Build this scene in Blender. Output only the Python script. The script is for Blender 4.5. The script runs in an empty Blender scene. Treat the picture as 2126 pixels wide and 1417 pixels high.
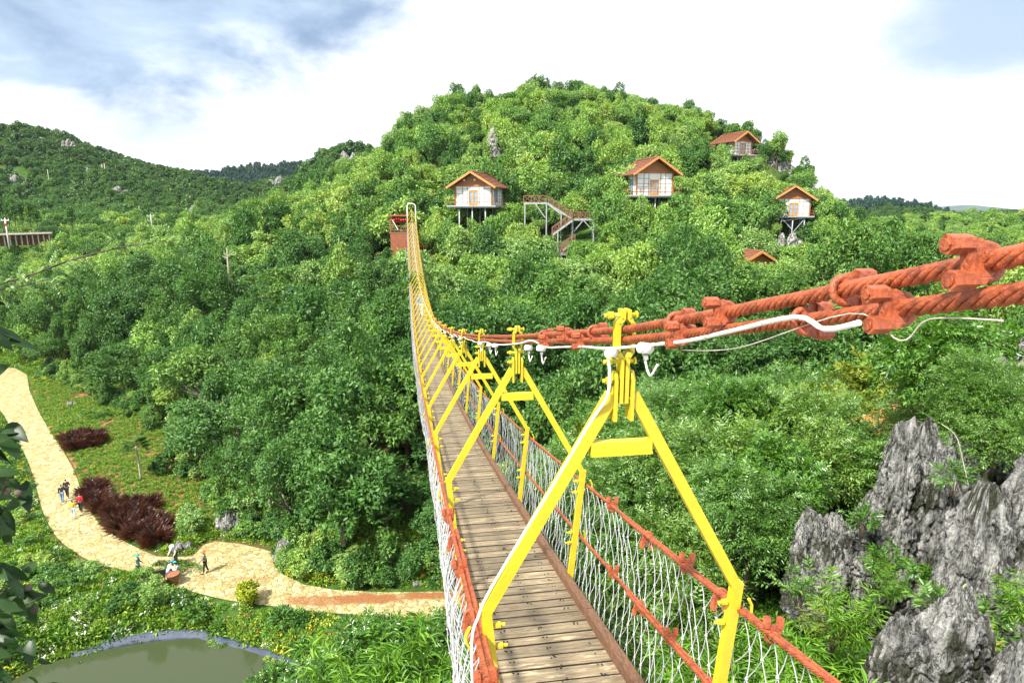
import bpy, bmesh, math, random
import numpy as np
from mathutils import Vector, Matrix, noise as mnoise
sc = bpy.context.scene
PI = math.pi
# ------------------------------------------------------------------ camera
PITCH = 0.203
FPX = 1351.0
cam = bpy.data.cameras.new('camera'); camo = bpy.data.objects.new('camera', cam)
sc.collection.objects.link(camo); sc.camera = camo
cam.sensor_width = 36.0; cam.lens = FPX / 2126 * 36.0
cam.clip_start = 0.05; cam.clip_end = 20000
camo.location = (0, 0, 0); camo.rotation_euler = (PI / 2 - PITCH, 0, 0)
# ------------------------------------------------------------------ light
SUN_EL, SUN_AZ = math.radians(50), math.radians(222)      # azimuth clockwise from +Y: behind the viewer, to the left
sd = Vector((math.sin(SUN_AZ) * math.cos(SUN_EL), math.cos(SUN_AZ) * math.cos(SUN_EL), math.sin(SUN_EL)))
sl = bpy.data.lights.new('sun', 'SUN'); sl.energy = 4.4; sl.angle = math.radians(5.0); sl.color = (1, .95, .86)
so = bpy.data.objects.new('sun', sl); sc.collection.objects.link(so)
so.rotation_euler = sd.to_track_quat('Z', 'Y').to_euler(); so.location = (-40, -40, 80)
w = bpy.data.worlds.new('World'); sc.world = w; w.use_nodes = True
sc.view_settings.view_transform = 'Standard'; sc.view_settings.look = 'None'
sc.view_settings.exposure = 1.06; sc.view_settings.gamma = 1
try:
    sc.cycles.max_bounces = 5; sc.cycles.diffuse_bounces = 3; sc.cycles.glossy_bounces = 2
    sc.cycles.transmission_bounces = 3; sc.cycles.transparent_max_bounces = 4; sc.cycles.volume_bounces = 0
    sc.cycles.use_denoising = True; sc.cycles.denoiser = 'OPENIMAGEDENOISE'
    sc.cycles.use_adaptive_sampling = True; sc.cycles.adaptive_threshold = 0.02
    sc.cycles.caustics_reflective = False; sc.cycles.caustics_refractive = False
except Exception as e:
    print(e)

def N(t, typ, **kw):
    n = t.nodes.new(typ)
    for k, v in kw.items(): setattr(n, k, v)
    return n
def setin(n, **kw):
    for k, v in kw.items():
        n.inputs[k.replace('_', ' ')].default_value = v
    return n
def mathn(t, op, a, b=None, c=None):
    n = N(t, 'ShaderNodeMath', operation=op)
    for i, v in enumerate((a, b, c)):
        if v is None: continue
        if isinstance(v, (int, float)): n.inputs[i].default_value = v
        else: t.links.new(v, n.inputs[i])
    return n.outputs[0]
def mixc(t, f, a, b, blend='MIX'):
    n = N(t, 'ShaderNodeMix', data_type='RGBA', blend_type=blend)
    for i, v in ((0, f), (6, a), (7, b)):
        if isinstance(v, (int, float)): n.inputs[i].default_value = v
        elif isinstance(v, tuple): n.inputs[i].default_value = v if len(v) == 4 else v + (1,)
        else: t.links.new(v, n.inputs[i])
    return n.outputs[2]
def ramp(t, fac, stops, interp='LINEAR'):
    n = N(t, 'ShaderNodeValToRGB'); cr = n.color_ramp; cr.interpolation = interp
    while len(cr.elements) < len(stops): cr.elements.new(.5)
    for e, (p, c) in zip(cr.elements, stops):
        e.position = p; e.color = (c, c, c, 1) if isinstance(c, (int, float)) else tuple(c) + (1,)
    t.links.new(fac, n.inputs[0]); return n.outputs[0]
def smooth(t, v, lo, hi):
    n = N(t, 'ShaderNodeMapRange', interpolation_type='SMOOTHSTEP')
    t.links.new(v, n.inputs[0]); n.inputs[1].default_value = lo; n.inputs[2].default_value = hi
    return n.outputs[0]

def ray(px, py):
    u = (px - 1063) / FPX; v = -(py - 708.5) / FPX
    c, s = math.cos(PITCH), math.sin(PITCH)
    return Vector((u, c + v * s, -s + v * c))
def at(px, py, D):
    r = ray(px, py); return r * (D / r.y)
def onz(px, py, z):
    r = ray(px, py); return r * (z / r.z)
def project(P):
    P = np.asarray(P, float); c, s = math.cos(PITCH), math.sin(PITCH)
    d = P[..., 1] * c - P[..., 2] * s; v = P[..., 1] * s + P[..., 2] * c
    return 1063 + FPX * P[..., 0] / d, 708.5 - FPX * v / d, d

# sky: Nishita light under broken white cloud with a grey-blue bank on the upper left
def build_sky():
    t = w.node_tree; t.nodes.clear()
    out = N(t, 'ShaderNodeOutputWorld'); bg = N(t, 'ShaderNodeBackground')
    sky = N(t, 'ShaderNodeTexSky', sky_type='NISHITA', sun_disc=False)
    sky.sun_elevation = SUN_EL; sky.sun_rotation = SUN_AZ; sky.altitude = 1500
    tc = N(t, 'ShaderNodeTexCoord'); G = tc.outputs['Generated']
    mp = N(t, 'ShaderNodeMapping'); mp.inputs['Scale'].default_value = (1, 1, 2.2)
    t.links.new(G, mp.inputs[0])
    n1 = setin(N(t, 'ShaderNodeTexNoise'), Scale=5.0, Detail=9.0, Roughness=.58, Distortion=.2)
    t.links.new(mp.outputs[0], n1.inputs['Vector'])
    n2 = setin(N(t, 'ShaderNodeTexNoise'), Scale=2.3, Detail=5.0, Roughness=.5)
    t.links.new(mp.outputs[0], n2.inputs['Vector'])
    def dist(px, py, sx, sy):
        d = ray(px, py).normalized()
        s = N(t, 'ShaderNodeVectorMath', operation='SUBTRACT'); t.links.new(G, s.inputs[0]); s.inputs[1].default_value = d
        m = N(t, 'ShaderNodeVectorMath', operation='MULTIPLY'); t.links.new(s.outputs[0], m.inputs[0]); m.inputs[1].default_value = (1 / sx, 1 / sx, 1 / sy)
        l = N(t, 'ShaderNodeVectorMath', operation='LENGTH'); t.links.new(m.outputs[0], l.inputs[0])
        return l.outputs['Value']
    nz = mathn(t, 'MULTIPLY', mathn(t, 'SUBTRACT', n1.outputs['Fac'], .5), 1.5)
    def patch(px, py, sx, sy, lo, hi):
        return smooth(t, mathn(t, 'ADD', dist(px, py, sx, sy), nz), hi, lo)
    bank = mathn(t, 'MAXIMUM', patch(30, 25, .40, .118, .40, 1.1), patch(420, -30, .34, .095, .35, 1.1))
    bank = mathn(t, 'MAXIMUM', bank, patch(110, 150, .15, .03, .35, 1.1))
    blue = mathn(t, 'MAXIMUM', mathn(t, 'MULTIPLY', patch(380, 285, .15, .032, .2, 1.05), .55), patch(2100, 40, .20, .10, .3, 1.1))
    blue = mathn(t, 'MULTIPLY', blue, .75)
    cloud = ramp(t, n2.outputs['Fac'], [(.35, (.80, .83, .87)), (.62, (.98, .98, .98))])
    skyc = N(t, 'ShaderNodeVectorMath', operation='SCALE'); t.links.new(sky.outputs[0], skyc.inputs[0]); skyc.inputs['Scale'].default_value = .10
    bankc = ramp(t, n1.outputs['Fac'], [(.30, (.17, .26, .41)), (.70, (.54, .66, .79))])
    c = mixc(t, mathn(t, 'MULTIPLY', bank, .95), cloud, bankc)
    c = mixc(t, blue, c, (.26, .38, .56))
    c = mixc(t, .12, c, skyc.outputs[0])
    t.links.new(c, bg.inputs[0]); bg.inputs[1].default_value = .78
    t.links.new(bg.outputs[0], out.inputs[0])
build_sky()

# ------------------------------------------------------------------ helpers
def link(o):
    sc.collection.objects.link(o); return o
def tag(o, label=None, cat=None, group=None, kind=None):
    if label: o['label'] = label
    if cat: o['category'] = cat
    if group: o['group'] = group
    if kind: o['kind'] = kind
    return o
def empty(name, loc, label, cat, group=None, rotz=0, scale=1):
    o = bpy.data.objects.new(name, None); link(o); o.location = loc; o.rotation_euler = (0, 0, rotz)
    o.scale = (scale,) * 3; o.empty_display_size = .2
    return tag(o, label, cat, group)
def mesh_fast(name, V, tris=None, quads=None, mats=None, matidx=None, smooth_=False):
    me = bpy.data.meshes.new(name); V = np.asarray(V, np.float32)
    me.vertices.add(len(V)); me.vertices.foreach_set('co', V.ravel())
    loops, starts, tot = [], [], 0
    for F, k in ((tris, 3), (quads, 4)):
        if F is None or len(F) == 0: continue
        F = np.asarray(F, np.int32); loops.append(F.ravel()); starts.append(tot + np.arange(len(F)) * k); tot += F.size
    L = np.concatenate(loops); S = np.concatenate(starts).astype(np.int32)
    me.loops.add(len(L)); me.loops.foreach_set('vertex_index', L)
    me.polygons.add(len(S)); me.polygons.foreach_set('loop_start', S)
    if matidx is not None: me.polygons.foreach_set('material_index', np.asarray(matidx, np.int32))
    if smooth_: me.polygons.foreach_set('use_smooth', np.ones(len(S), bool))
    for m in (mats or []): me.materials.append(m)
    me.update(calc_edges=True); me.validate(); return me
class MB:
    """collects boxes, bars, tubes and prisms into one mesh"""
    def __init__(s): s.v = []; s.f = []; s.sm = []
    def add(s, vs, fs, smooth_=False):
        b = len(s.v); s.v += [tuple(p) for p in vs]; s.f += [tuple(i + b for i in f) for f in fs]; s.sm += [smooth_] * len(fs); return s
    def box(s, c, d, M=None, bev=0):
        x, y, z = d[0] / 2, d[1] / 2, d[2] / 2
        if bev:
            b = bev; vs = []; 
            for sz in (-1, 1):
                for (px_, py_) in ((x - b, y), (x, y - b), (x, -y + b), (x - b, -y), (-x + b, -y), (-x, -y + b), (-x, y - b), (-x + b, y)):
                    vs.append(Vector((px_, py_, sz * z)))
            fs = [tuple(range(7, -1, -1))[::-1][::-1], tuple(range(8, 16))[::-1]]
            fs += [(i, i + 8, (i + 1) % 8 + 8, (i + 1) % 8) for i in range(8)]
        else:
            vs = [Vector((a * x, b_ * y, c_ * z)) for a in (-1, 1) for b_ in (-1, 1) for c_ in (-1, 1)]
            fs = [(0, 1, 3, 2), (4, 6, 7, 5), (0, 4, 5, 1), (2, 3, 7, 6), (0, 2, 6, 4), (1, 5, 7, 3)]
        if M is not None: vs = [M @ v for v in vs]
        return s.add([v + Vector(c) for v in vs], fs)
    def bar(s, a, b, wx, wz, up=(0, 0, 1), bev=0):
        a, b = Vector(a), Vector(b); y = (b - a); L = y.length; y.normalize()
        u = Vector(up); x = y.cross(u)
        if x.length < 1e-4: x = y.cross(Vector((0, 1, 0)))
        x.normalize(); z = x.cross(y)
        return s.box((a + b) / 2, (wx, L, wz), Matrix((x, y, z)).transposed(), bev)
    def tube(s, path, r, n=6, cap=True, closed=False, sm=None):
        P = [Vector(p) for p in path]; k = len(P)
        rs = r if hasattr(r, '__len__') else [r] * k
        vs, ref = [], None
        for i in range(k):
            if closed: tg = P[(i + 1) % k] - P[i - 1]
            else: tg = P[min(i + 1, k - 1)] - P[max(i - 1, 0)]
            tg.normalize()
            if ref is None:
                ref = Vector((0, 0, 1)) if abs(tg.z) < .9 else Vector((1, 0, 0))
            ref = (ref - tg * ref.dot(tg)); ref.normalize(); b = tg.cross(ref)
            for j in range(n):
                a = 2 * PI * j / n; vs.append(P[i] + (ref * math.cos(a) + b * math.sin(a)) * rs[i])
        fs = []
        for i in range(k if closed else k - 1):
            i2 = (i + 1) % k
            for j in range(n):
                fs.append((i * n + j, i * n + (j + 1) % n, i2 * n + (j + 1) % n, i2 * n + j))
        s.add(vs, fs, (n > 6 or k > 4) if sm is None else sm)
        if cap and not closed:
            s.f.append(tuple(len(s.v) - k * n + j for j in range(n))[::-1]); s.f.append(tuple(len(s.v) - n + j for j in range(n))); s.sm += [False, False]
        return s
    def build(s, name, mat, parent=None, loc=None):
        me = bpy.data.meshes.new(name); me.from_pydata(s.v, [], s.f)
        me.polygons.foreach_set('use_smooth', np.array(s.sm, bool))
        for m in (mat if isinstance(mat, (list, tuple)) else [mat]): me.materials.append(m)
        me.update()
        o = bpy.data.objects.new(name, me); link(o)
        if parent: o.parent = parent
        if loc is not None: o.location = loc
        return o
def inpoly(x, y, poly):
    x = np.asarray(x, float); y = np.asarray(y, float); r = np.zeros(x.shape, bool); n = len(poly)
    for i in range(n):
        x1, y1 = poly[i][:2]; x2, y2 = poly[(i + 1) % n][:2]
        c = ((y1 > y) != (y2 > y)) & (x < (x2 - x1) * (y - y1) / ((y2 - y1) if abs(y2 - y1) > 1e-12 else 1e-12) + x1)
        r ^= c
    return r
def dpoly(x, y, poly, closed=True):
    x = np.asarray(x, float); y = np.asarray(y, float); d = np.full(x.shape, 1e9); n = len(poly)
    for i in range(n if closed else n - 1):
        ax, ay = poly[i][:2]; bx, by = poly[(i + 1) % n][:2]
        L2 = (bx - ax) ** 2 + (by - ay) ** 2 + 1e-12
        tt = np.clip(((x - ax) * (bx - ax) + (y - ay) * (by - ay)) / L2, 0, 1)
        d = np.minimum(d, np.hypot(x - ax - tt * (bx - ax), y - ay - tt * (by - ay)))
    return d
def densify(poly, step, closed=True):
    out = []; n = len(poly)
    for i in range(n if closed else n - 1):
        a, b = Vector(poly[i]), Vector(poly[(i + 1) % n]); k = max(1, int((b - a).length / step))
        out += [tuple(a.lerp(b, j / k)) for j in range(k)]
    if not closed: out.append(tuple(poly[-1]))
    return out
def catmull(pts, k=6, closed=False):
    P = [np.array(p, float) for p in pts]; n = len(P); out = []
    for i in range(n if closed else n - 1):
        p0, p1, p2, p3 = (P[(i + q) % n] if closed else P[min(max(i + q, 0), n - 1)] for q in (-1, 0, 1, 2))
        for j in range(k):
            t = j / k
            out.append(.5 * ((2 * p1) + (-p0 + p2) * t + (2 * p0 - 5 * p1 + 4 * p2 - p3) * t * t + (-p0 + 3 * p1 - 3 * p2 + p3) * t ** 3))
    if not closed: out.append(P[-1])
    return out

# ------------------------------------------------------------------ materials
MATS = {}
def mat(name, col, rough=.6, metal=0, bump=0, bscale=20, var=0, vscale=4, spec=None, stretch=None, col2=None):
    m = bpy.data.materials.new(name); m.use_nodes = True; t = m.node_tree; b = t.nodes['Principled BSDF']
    b.inputs['Roughness'].default_value = rough; b.inputs['Metallic'].default_value = metal
    if spec is not None: b.inputs['Specular IOR Level'].default_value = spec
    tc = N(t, 'ShaderNodeTexCoord'); vec = tc.outputs['Object']
    if stretch:
        mp = N(t, 'ShaderNodeMapping'); mp.inputs['Scale'].default_value = stretch; t.links.new(vec, mp.inputs[0]); vec = mp.outputs[0]
    if var or col2:
        n = setin(N(t, 'ShaderNodeTexNoise'), Scale=vscale, Detail=6.0, Roughness=.62); t.links.new(vec, n.inputs['Vector'])
        c2 = col2 or tuple(max(0, c * (1 - var)) for c in col); c1 = col if col2 else tuple(min(1, c * (1 + var)) for c in col)
        t.links.new(ramp(t, n.outputs['Fac'], [(.36, c2), (.62, c1)]), b.inputs['Base Color'])
    else: b.inputs['Base Color'].default_value = tuple(col) + (1,)
    if bump:
        n = setin(N(t, 'ShaderNodeTexNoise'), Scale=bscale, Detail=6.0); t.links.new(vec, n.inputs['Vector'])
        bp = setin(N(t, 'ShaderNodeBump'), Strength=bump, Distance=.02); t.links.new(n.outputs['Fac'], bp.inputs['Height']); t.links.new(bp.outputs[0], b.inputs['Normal'])
    MATS[name] = m; return m
def leafmat(name, cols, dark=.55, trans=.3, rough=.42, spec=.35):
    """cols: greens picked per plant; each leaf varies a little"""
    m = bpy.data.materials.new(name); m.use_nodes = True; t = m.node_tree; t.nodes.clear()
    out = N(t, 'ShaderNodeOutputMaterial'); b = N(t, 'ShaderNodeBsdfPrincipled'); tr = N(t, 'ShaderNodeBsdfTranslucent'); mx = N(t, 'ShaderNodeMixShader')
    oi = N(t, 'ShaderNodeObjectInfo'); ge = N(t, 'ShaderNodeNewGeometry')
    k = len(cols); base = ramp(t, oi.outputs['Random'], [((i + .0) / max(1, k - 1), c) for i, c in enumerate(cols)])
    isl = ge.outputs['Random Per Island']
    v = mathn(t, 'MULTIPLY_ADD', isl, 1 - dark + .35, dark)
    hs = N(t, 'ShaderNodeHueSaturation'); hs.inputs['Hue'].default_value = .5
    t.links.new(mathn(t, 'MULTIPLY_ADD', isl, -.035, .515), hs.inputs['Hue']); t.links.new(v, hs.inputs['Value']); t.links.new(base, hs.inputs['Color'])
    t.links.new(hs.outputs[0], b.inputs['Base Color']); b.inputs['Roughness'].default_value = rough; b.inputs['Specular IOR Level'].default_value = spec
    tcol = mixc(t, 1.0, hs.outputs[0], (1.15, 1.1, .45, 1), 'MULTIPLY'); t.links.new(tcol, tr.inputs[0])
    mx.inputs[0].default_value = trans; t.links.new(b.outputs[0], mx.inputs[1]); t.links.new(tr.outputs[0], mx.inputs[2]); t.links.new(mx.outputs[0], out.inputs[0])
    MATS[name] = m; return m
M = MATS
leafmat('leaf_hill', [(.18, .355, .068), (.245, .44, .09), (.12, .28, .06), (.34, .49, .10), (.23, .40, .125), (.29, .47, .085)])
leafmat('leaf_dark', [(.062, .175, .036), (.090, .22, .048), (.072, .195, .038), (.122, .26, .048), (.058, .165, .042)])
leafmat('leaf_far', [(.060, .155, .042), (.09, .20, .05), (.05, .135, .045), (.115, .22, .055)])
leafmat('leaf_pine', [(.036, .098, .085), (.045, .11, .088)], trans=.1)  # extra blue: distance haze on the far ridge put into the leaf colour
leafmat('leaf_near', [(.14, .29, .052), (.11, .25, .052), (.18, .33, .062)], rough=.32, spec=.6, trans=.38)
leafmat('leaf_gloss', [(.075, .20, .026), (.10, .25, .03)], rough=.26, spec=.7, trans=.35)
leafmat('leaf_bamboo', [(.15, .33, .03), (.12, .29, .025)], rough=.4)
leafmat('leaf_yellow', [(.33, .40, .02), (.26, .36, .03)])
leafmat('leaf_yellowish', [(.20, .27, .03), (.15, .24, .03)])
leafmat('leaf_purple', [(.13, .050, .040), (.17, .07, .05)], trans=.3, rough=.3, spec=.6, dark=.4)
leafmat('leaf_red', [(.32, .04, .015), (.25, .05, .02)], trans=.2)
leafmat('leaf_bed', [(.12, .28, .025), (.16, .33, .03), (.22, .36, .035), (.10, .25, .028)])
leafmat('leaf_palm', [(.07, .16, .03), (.09, .18, .035)])
leafmat('leaf_shade', [(.014, .05, .010), (.02, .06, .012)], trans=.25)  # near-black green: the shade on these leaves is put into the colour
mat('flower_yellow', (.75, .55, .02)); mat('flower_white', (.8, .8, .75)); mat('flower_red', (.5, .05, .02))
mat('bark', (.085, .065, .048), .9, bump=.6, bscale=30, var=.4, vscale=9)
mat('bark_pale', (.42, .38, .32), .9, bump=.4, bscale=30, var=.3, vscale=9)
mat('yellow_paint', (.56, .445, .020), .40, bump=.12, bscale=60, var=.07, vscale=7, spec=.5)
mat('red_oxide', (.31, .074, .028), .40, bump=.35, bscale=110, var=.38, vscale=26, spec=.5)
mat('white_paint', (.78, .76, .70), .45, bump=.2, bscale=70, col2=(.38, .10, .05), vscale=16)
MATS['white_paint'].node_tree.nodes['Color Ramp'].color_ramp.elements[0].position = .36
MATS['white_paint'].node_tree.nodes['Color Ramp'].color_ramp.elements[1].position = .42
mat('white_plain', (.80, .80, .78), .5, var=.06)
mat('net_rope', (.44, .45, .46), .85, var=.15, vscale=30)
mat('grey_steel', (.42, .45, .48), .45, .3, var=.15)
mat('stilt_steel', (.36, .38, .39), .5, .1, var=.12)
mat('dark', (.02, .02, .02), .6)
mat('brown_wood', (.15, .075, .04), .65, bump=.4, bscale=25, var=.35, vscale=10, stretch=(6, 1, 6))
mat('rail_wood', (.20, .10, .055), .75, bump=.3, bscale=25, var=.35, vscale=10)
mat('orange_wood', (.36, .135, .035), .5, bump=.2, bscale=12, var=.28, vscale=3, stretch=(1, 1, 9))
mat('door_wood', (.56, .25, .045), .45, var=.15)
mat('wall_white', (.78, .80, .79), .6, var=.05, vscale=1.5)
mat('batten', (.25, .20, .13), .6)
mat('fascia', (.58, .24, .07), .5, var=.15)
mat('red_brown_panel', (.27, .085, .038), .6, bump=.3, bscale=10, var=.35, vscale=4, stretch=(5, 5, .6))
mat('lantern_red', (.62, .035, .03), .5)
mat('concrete', (.42, .36, .29), .85, bump=.3, var=.25, vscale=3)
mat('orange_earth', (.45, .20, .08), .9, var=.25, vscale=1.5)
mat('liner', (.04, .055, .09), .65, bump=.8, bscale=5, var=.25, vscale=2)
mat('skin', (.50, .30, .20), .55); mat('hair', (.012, .010, .009), .5)
mat('sign_black', (.03, .03, .03), .4)
mat('basket_brown', (.26, .11, .05), .8, bump=.5, var=.3, vscale=20)
for n_, c_ in dict(cloth_red=(.62, .02, .03), cloth_yellow=(.85, .50, .02), cloth_black=(.02, .02, .025), cloth_blue=(.10, .26, .62), cloth_teal=(.03, .16, .18),
                   cloth_white=(.72, .72, .72), cloth_grey=(.18, .20, .20), cloth_jeans=(.14, .25, .45), hat_orange=(.75, .18, .03), hat_teal=(.05, .42, .35), cloth_pale=(.45, .62, .8)).items():
    mat(n_, c_, .85)
def tile_mat():
    m = mat('roof_tile', (.22, .075, .035), .7, var=.22, vscale=5); t = m.node_tree; b = t.nodes['Principled BSDF']
    tc = N(t, 'ShaderNodeTexCoord'); wv = setin(N(t, 'ShaderNodeTexWave', bands_direction='Y'), Scale=1.1, Distortion=0.0)
    t.links.new(tc.outputs['Object'], wv.inputs['Vector']); w2 = setin(N(t, 'ShaderNodeTexWave', bands_direction='X'), Scale=.9, Distortion=.0); t.links.new(tc.outputs['Object'], w2.inputs['Vector'])
    bp = setin(N(t, 'ShaderNodeBump'), Strength=.8, Distance=.06); t.links.new(mathn(t, 'ADD', wv.outputs['Fac'], w2.outputs['Fac']), bp.inputs['Height']); t.links.new(bp.outputs[0], b.inputs['Normal'])
tile_mat()
def glass_mat():
    m = mat('pane_glass', (.20, .34, .50), .08, spec=.8)
glass_mat()
def deck_mat():
    m = bpy.data.materials.new('deck_wood'); m.use_nodes = True; t = m.node_tree; b = t.nodes['Principled BSDF']; MATS['deck_wood'] = m
    tc = N(t, 'ShaderNodeTexCoord'); ge = N(t, 'ShaderNodeNewGeometry'); isl = ge.outputs['Random Per Island']
    off = N(t, 'ShaderNodeVectorMath', operation='SCALE'); cmb = N(t, 'ShaderNodeCombineXYZ'); t.links.new(isl, cmb.inputs[0]); t.links.new(isl, cmb.inputs[2])
    t.links.new(cmb.outputs[0], off.inputs[0]); off.inputs['Scale'].default_value = 60
    ad = N(t, 'ShaderNodeVectorMath', operation='ADD'); t.links.new(tc.outputs['Object'], ad.inputs[0]); t.links.new(off.outputs[0], ad.inputs[1])
    mp = N(t, 'ShaderNodeMapping'); mp.inputs['Scale'].default_value = (3.2, 34, 34); t.links.new(ad.outputs[0], mp.inputs[0])
    gr = setin(N(t, 'ShaderNodeTexNoise'), Scale=1.0, Detail=8.0, Roughness=.7); t.links.new(mp.outputs[0], gr.inputs['Vector'])
    mp2 = N(t, 'ShaderNodeMapping'); mp2.inputs['Scale'].default_value = (5, 26, 10); t.links.new(ad.outputs[0], mp2.inputs[0])
    pt = setin(N(t, 'ShaderNodeTexNoise'), Scale=1.0, Detail=6.0, Roughness=.65); t.links.new(mp2.outputs[0], pt.inputs['Vector'])
    wood = ramp(t, gr.outputs['Fac'], [(.30, (.062, .046, .027)), (.5, (.195, .15, .092)), (.70, (.34, .275, .175))])
    paint = ramp(t, pt.outputs['Fac'], [(.56, 0.0), (.62, .85)])
    lvl = mathn(t, 'MULTIPLY', paint, mathn(t, 'MULTIPLY_ADD', isl, .9, .25))
    c = mixc(t, lvl, wood, (.40, .33, .20))
    gv = N(t, 'ShaderNodeHueSaturation'); t.links.new(mathn(t, 'MULTIPLY_ADD', isl, .6, .75), gv.inputs['Value']); t.links.new(c, gv.inputs['Color'])
    t.links.new(gv.outputs[0], b.inputs['Base Color']); b.inputs['Roughness'].default_value = .62
    bp = setin(N(t, 'ShaderNodeBump'), Strength=.5, Distance=.006); t.links.new(gr.outputs['Fac'], bp.inputs['Height']); t.links.new(bp.outputs[0], b.inputs['Normal'])
deck_mat()
def path_mat():
    m = bpy.data.materials.new('path_stone'); m.use_nodes = True; t = m.node_tree; b = t.nodes['Principled BSDF']; MATS['path_stone'] = m
    tc = N(t, 'ShaderNodeTexCoord'); P = tc.outputs['Object']
    ns = setin(N(t, 'ShaderNodeTexNoise'), Scale=.9, Detail=3.0); t.links.new(P, ns.inputs['Vector'])
    ad = N(t, 'ShaderNodeVectorMath', operation='MULTIPLY_ADD'); t.links.new(ns.outputs['Color'], ad.inputs[0]); ad.inputs[1].default_value = (.5, .5, 0); t.links.new(P, ad.inputs[2])
    vo = setin(N(t, 'ShaderNodeTexVoronoi', feature='DISTANCE_TO_EDGE'), Scale=2.9); t.links.new(ad.outputs[0], vo.inputs['Vector'])
    vc = setin(N(t, 'ShaderNodeTexVoronoi', feature='F1'), Scale=2.9); t.links.new(ad.outputs[0], vc.inputs['Vector'])
    sep = N(t, 'ShaderNodeSeparateColor'); t.links.new(vc.outputs['Color'], sep.inputs[0])
    stone = ramp(t, sep.outputs[0], [(0, (.34, .27, .10)), (.45, (.48, .40, .17)), (1, (.58, .52, .29))])
    fine = setin(N(t, 'ShaderNodeTexNoise'), Scale=7.0, Detail=6.0); t.links.new(P, fine.inputs['Vector'])
    stone = mixc(t, .5, stone, ramp(t, fine.outputs['Fac'], [(.3, (.5, .5, .5)), (.7, (1, 1, 1))]), 'MULTIPLY')
    joint = ramp(t, vo.outputs['Distance'], [(.012, 1.0), (.06, 0.0)])
    c = mixc(t, mathn(t, 'MULTIPLY', joint, .9), stone, (.16, .13, .06))
    # wet red clay washed over the stones where the path runs under the bridge
    def spot(px, py, sx, sy):
        q = onz(px, py, -26)
        s = N(t, 'ShaderNodeVectorMath', operation='SUBTRACT'); t.links.new(P, s.inputs[0]); s.inputs[1].default_value = q
        mm = N(t, 'ShaderNodeVectorMath', operation='MULTIPLY'); t.links.new(s.outputs[0], mm.inputs[0]); mm.inputs[1].default_value = (1 / sx, 1 / sy, 0)
        l = N(t, 'ShaderNodeVectorMath', operation='LENGTH'); t.links.new(mm.outputs[0], l.inputs[0])
        return smooth(t, mathn(t, 'ADD', l.outputs['Value'], mathn(t, 'MULTIPLY', mathn(t, 'SUBTRACT', ns.outputs['Fac'], .5), 1.3)), 1.0, .55)
    cl = mathn(t, 'MAXIMUM', spot(760, 1243, 3.6, .75), spot(905, 1236, 2.6, .5))
    cl = mathn(t, 'MAXIMUM', cl, mathn(t, 'MULTIPLY', spot(660, 1248, 2.6, .9), .8)); cl = mathn(t, 'MAXIMUM', cl, mathn(t, 'MULTIPLY', spot(520, 1200, 1.6, .3), .5))
    c = mixc(t, mathn(t, 'MULTIPLY', cl, .95), c, (.27, .105, .032))
    t.links.new(c, b.inputs['Base Color']); b.inputs['Roughness'].default_value = .85
    bp = setin(N(t, 'ShaderNodeBump'), Strength=.6, Distance=.05); t.links.new(mathn(t, 'SUBTRACT', fine.outputs['Fac'], joint), bp.inputs['Height']); t.links.new(bp.outputs[0], b.inputs['Normal'])
path_mat()
def water_mat():
    m = bpy.data.materials.new('pond_water'); m.use_nodes = True; t = m.node_tree; b = t.nodes['Principled BSDF']; MATS['pond_water'] = m
    b.inputs['Base Color'].default_value = (.048, .064, .028, 1); b.inputs['Roughness'].default_value = .09; b.inputs['IOR'].default_value = 1.33
    n = setin(N(t, 'ShaderNodeTexNoise'), Scale=1.6, Detail=3.0); tc = N(t, 'ShaderNodeTexCoord'); t.links.new(tc.outputs['Object'], n.inputs['Vector'])
    bp = setin(N(t, 'ShaderNodeBump'), Strength=.12, Distance=.05); t.links.new(n.outputs['Fac'], bp.inputs['Height']); t.links.new(bp.outputs[0], b.inputs['Normal'])
water_mat()
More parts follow.
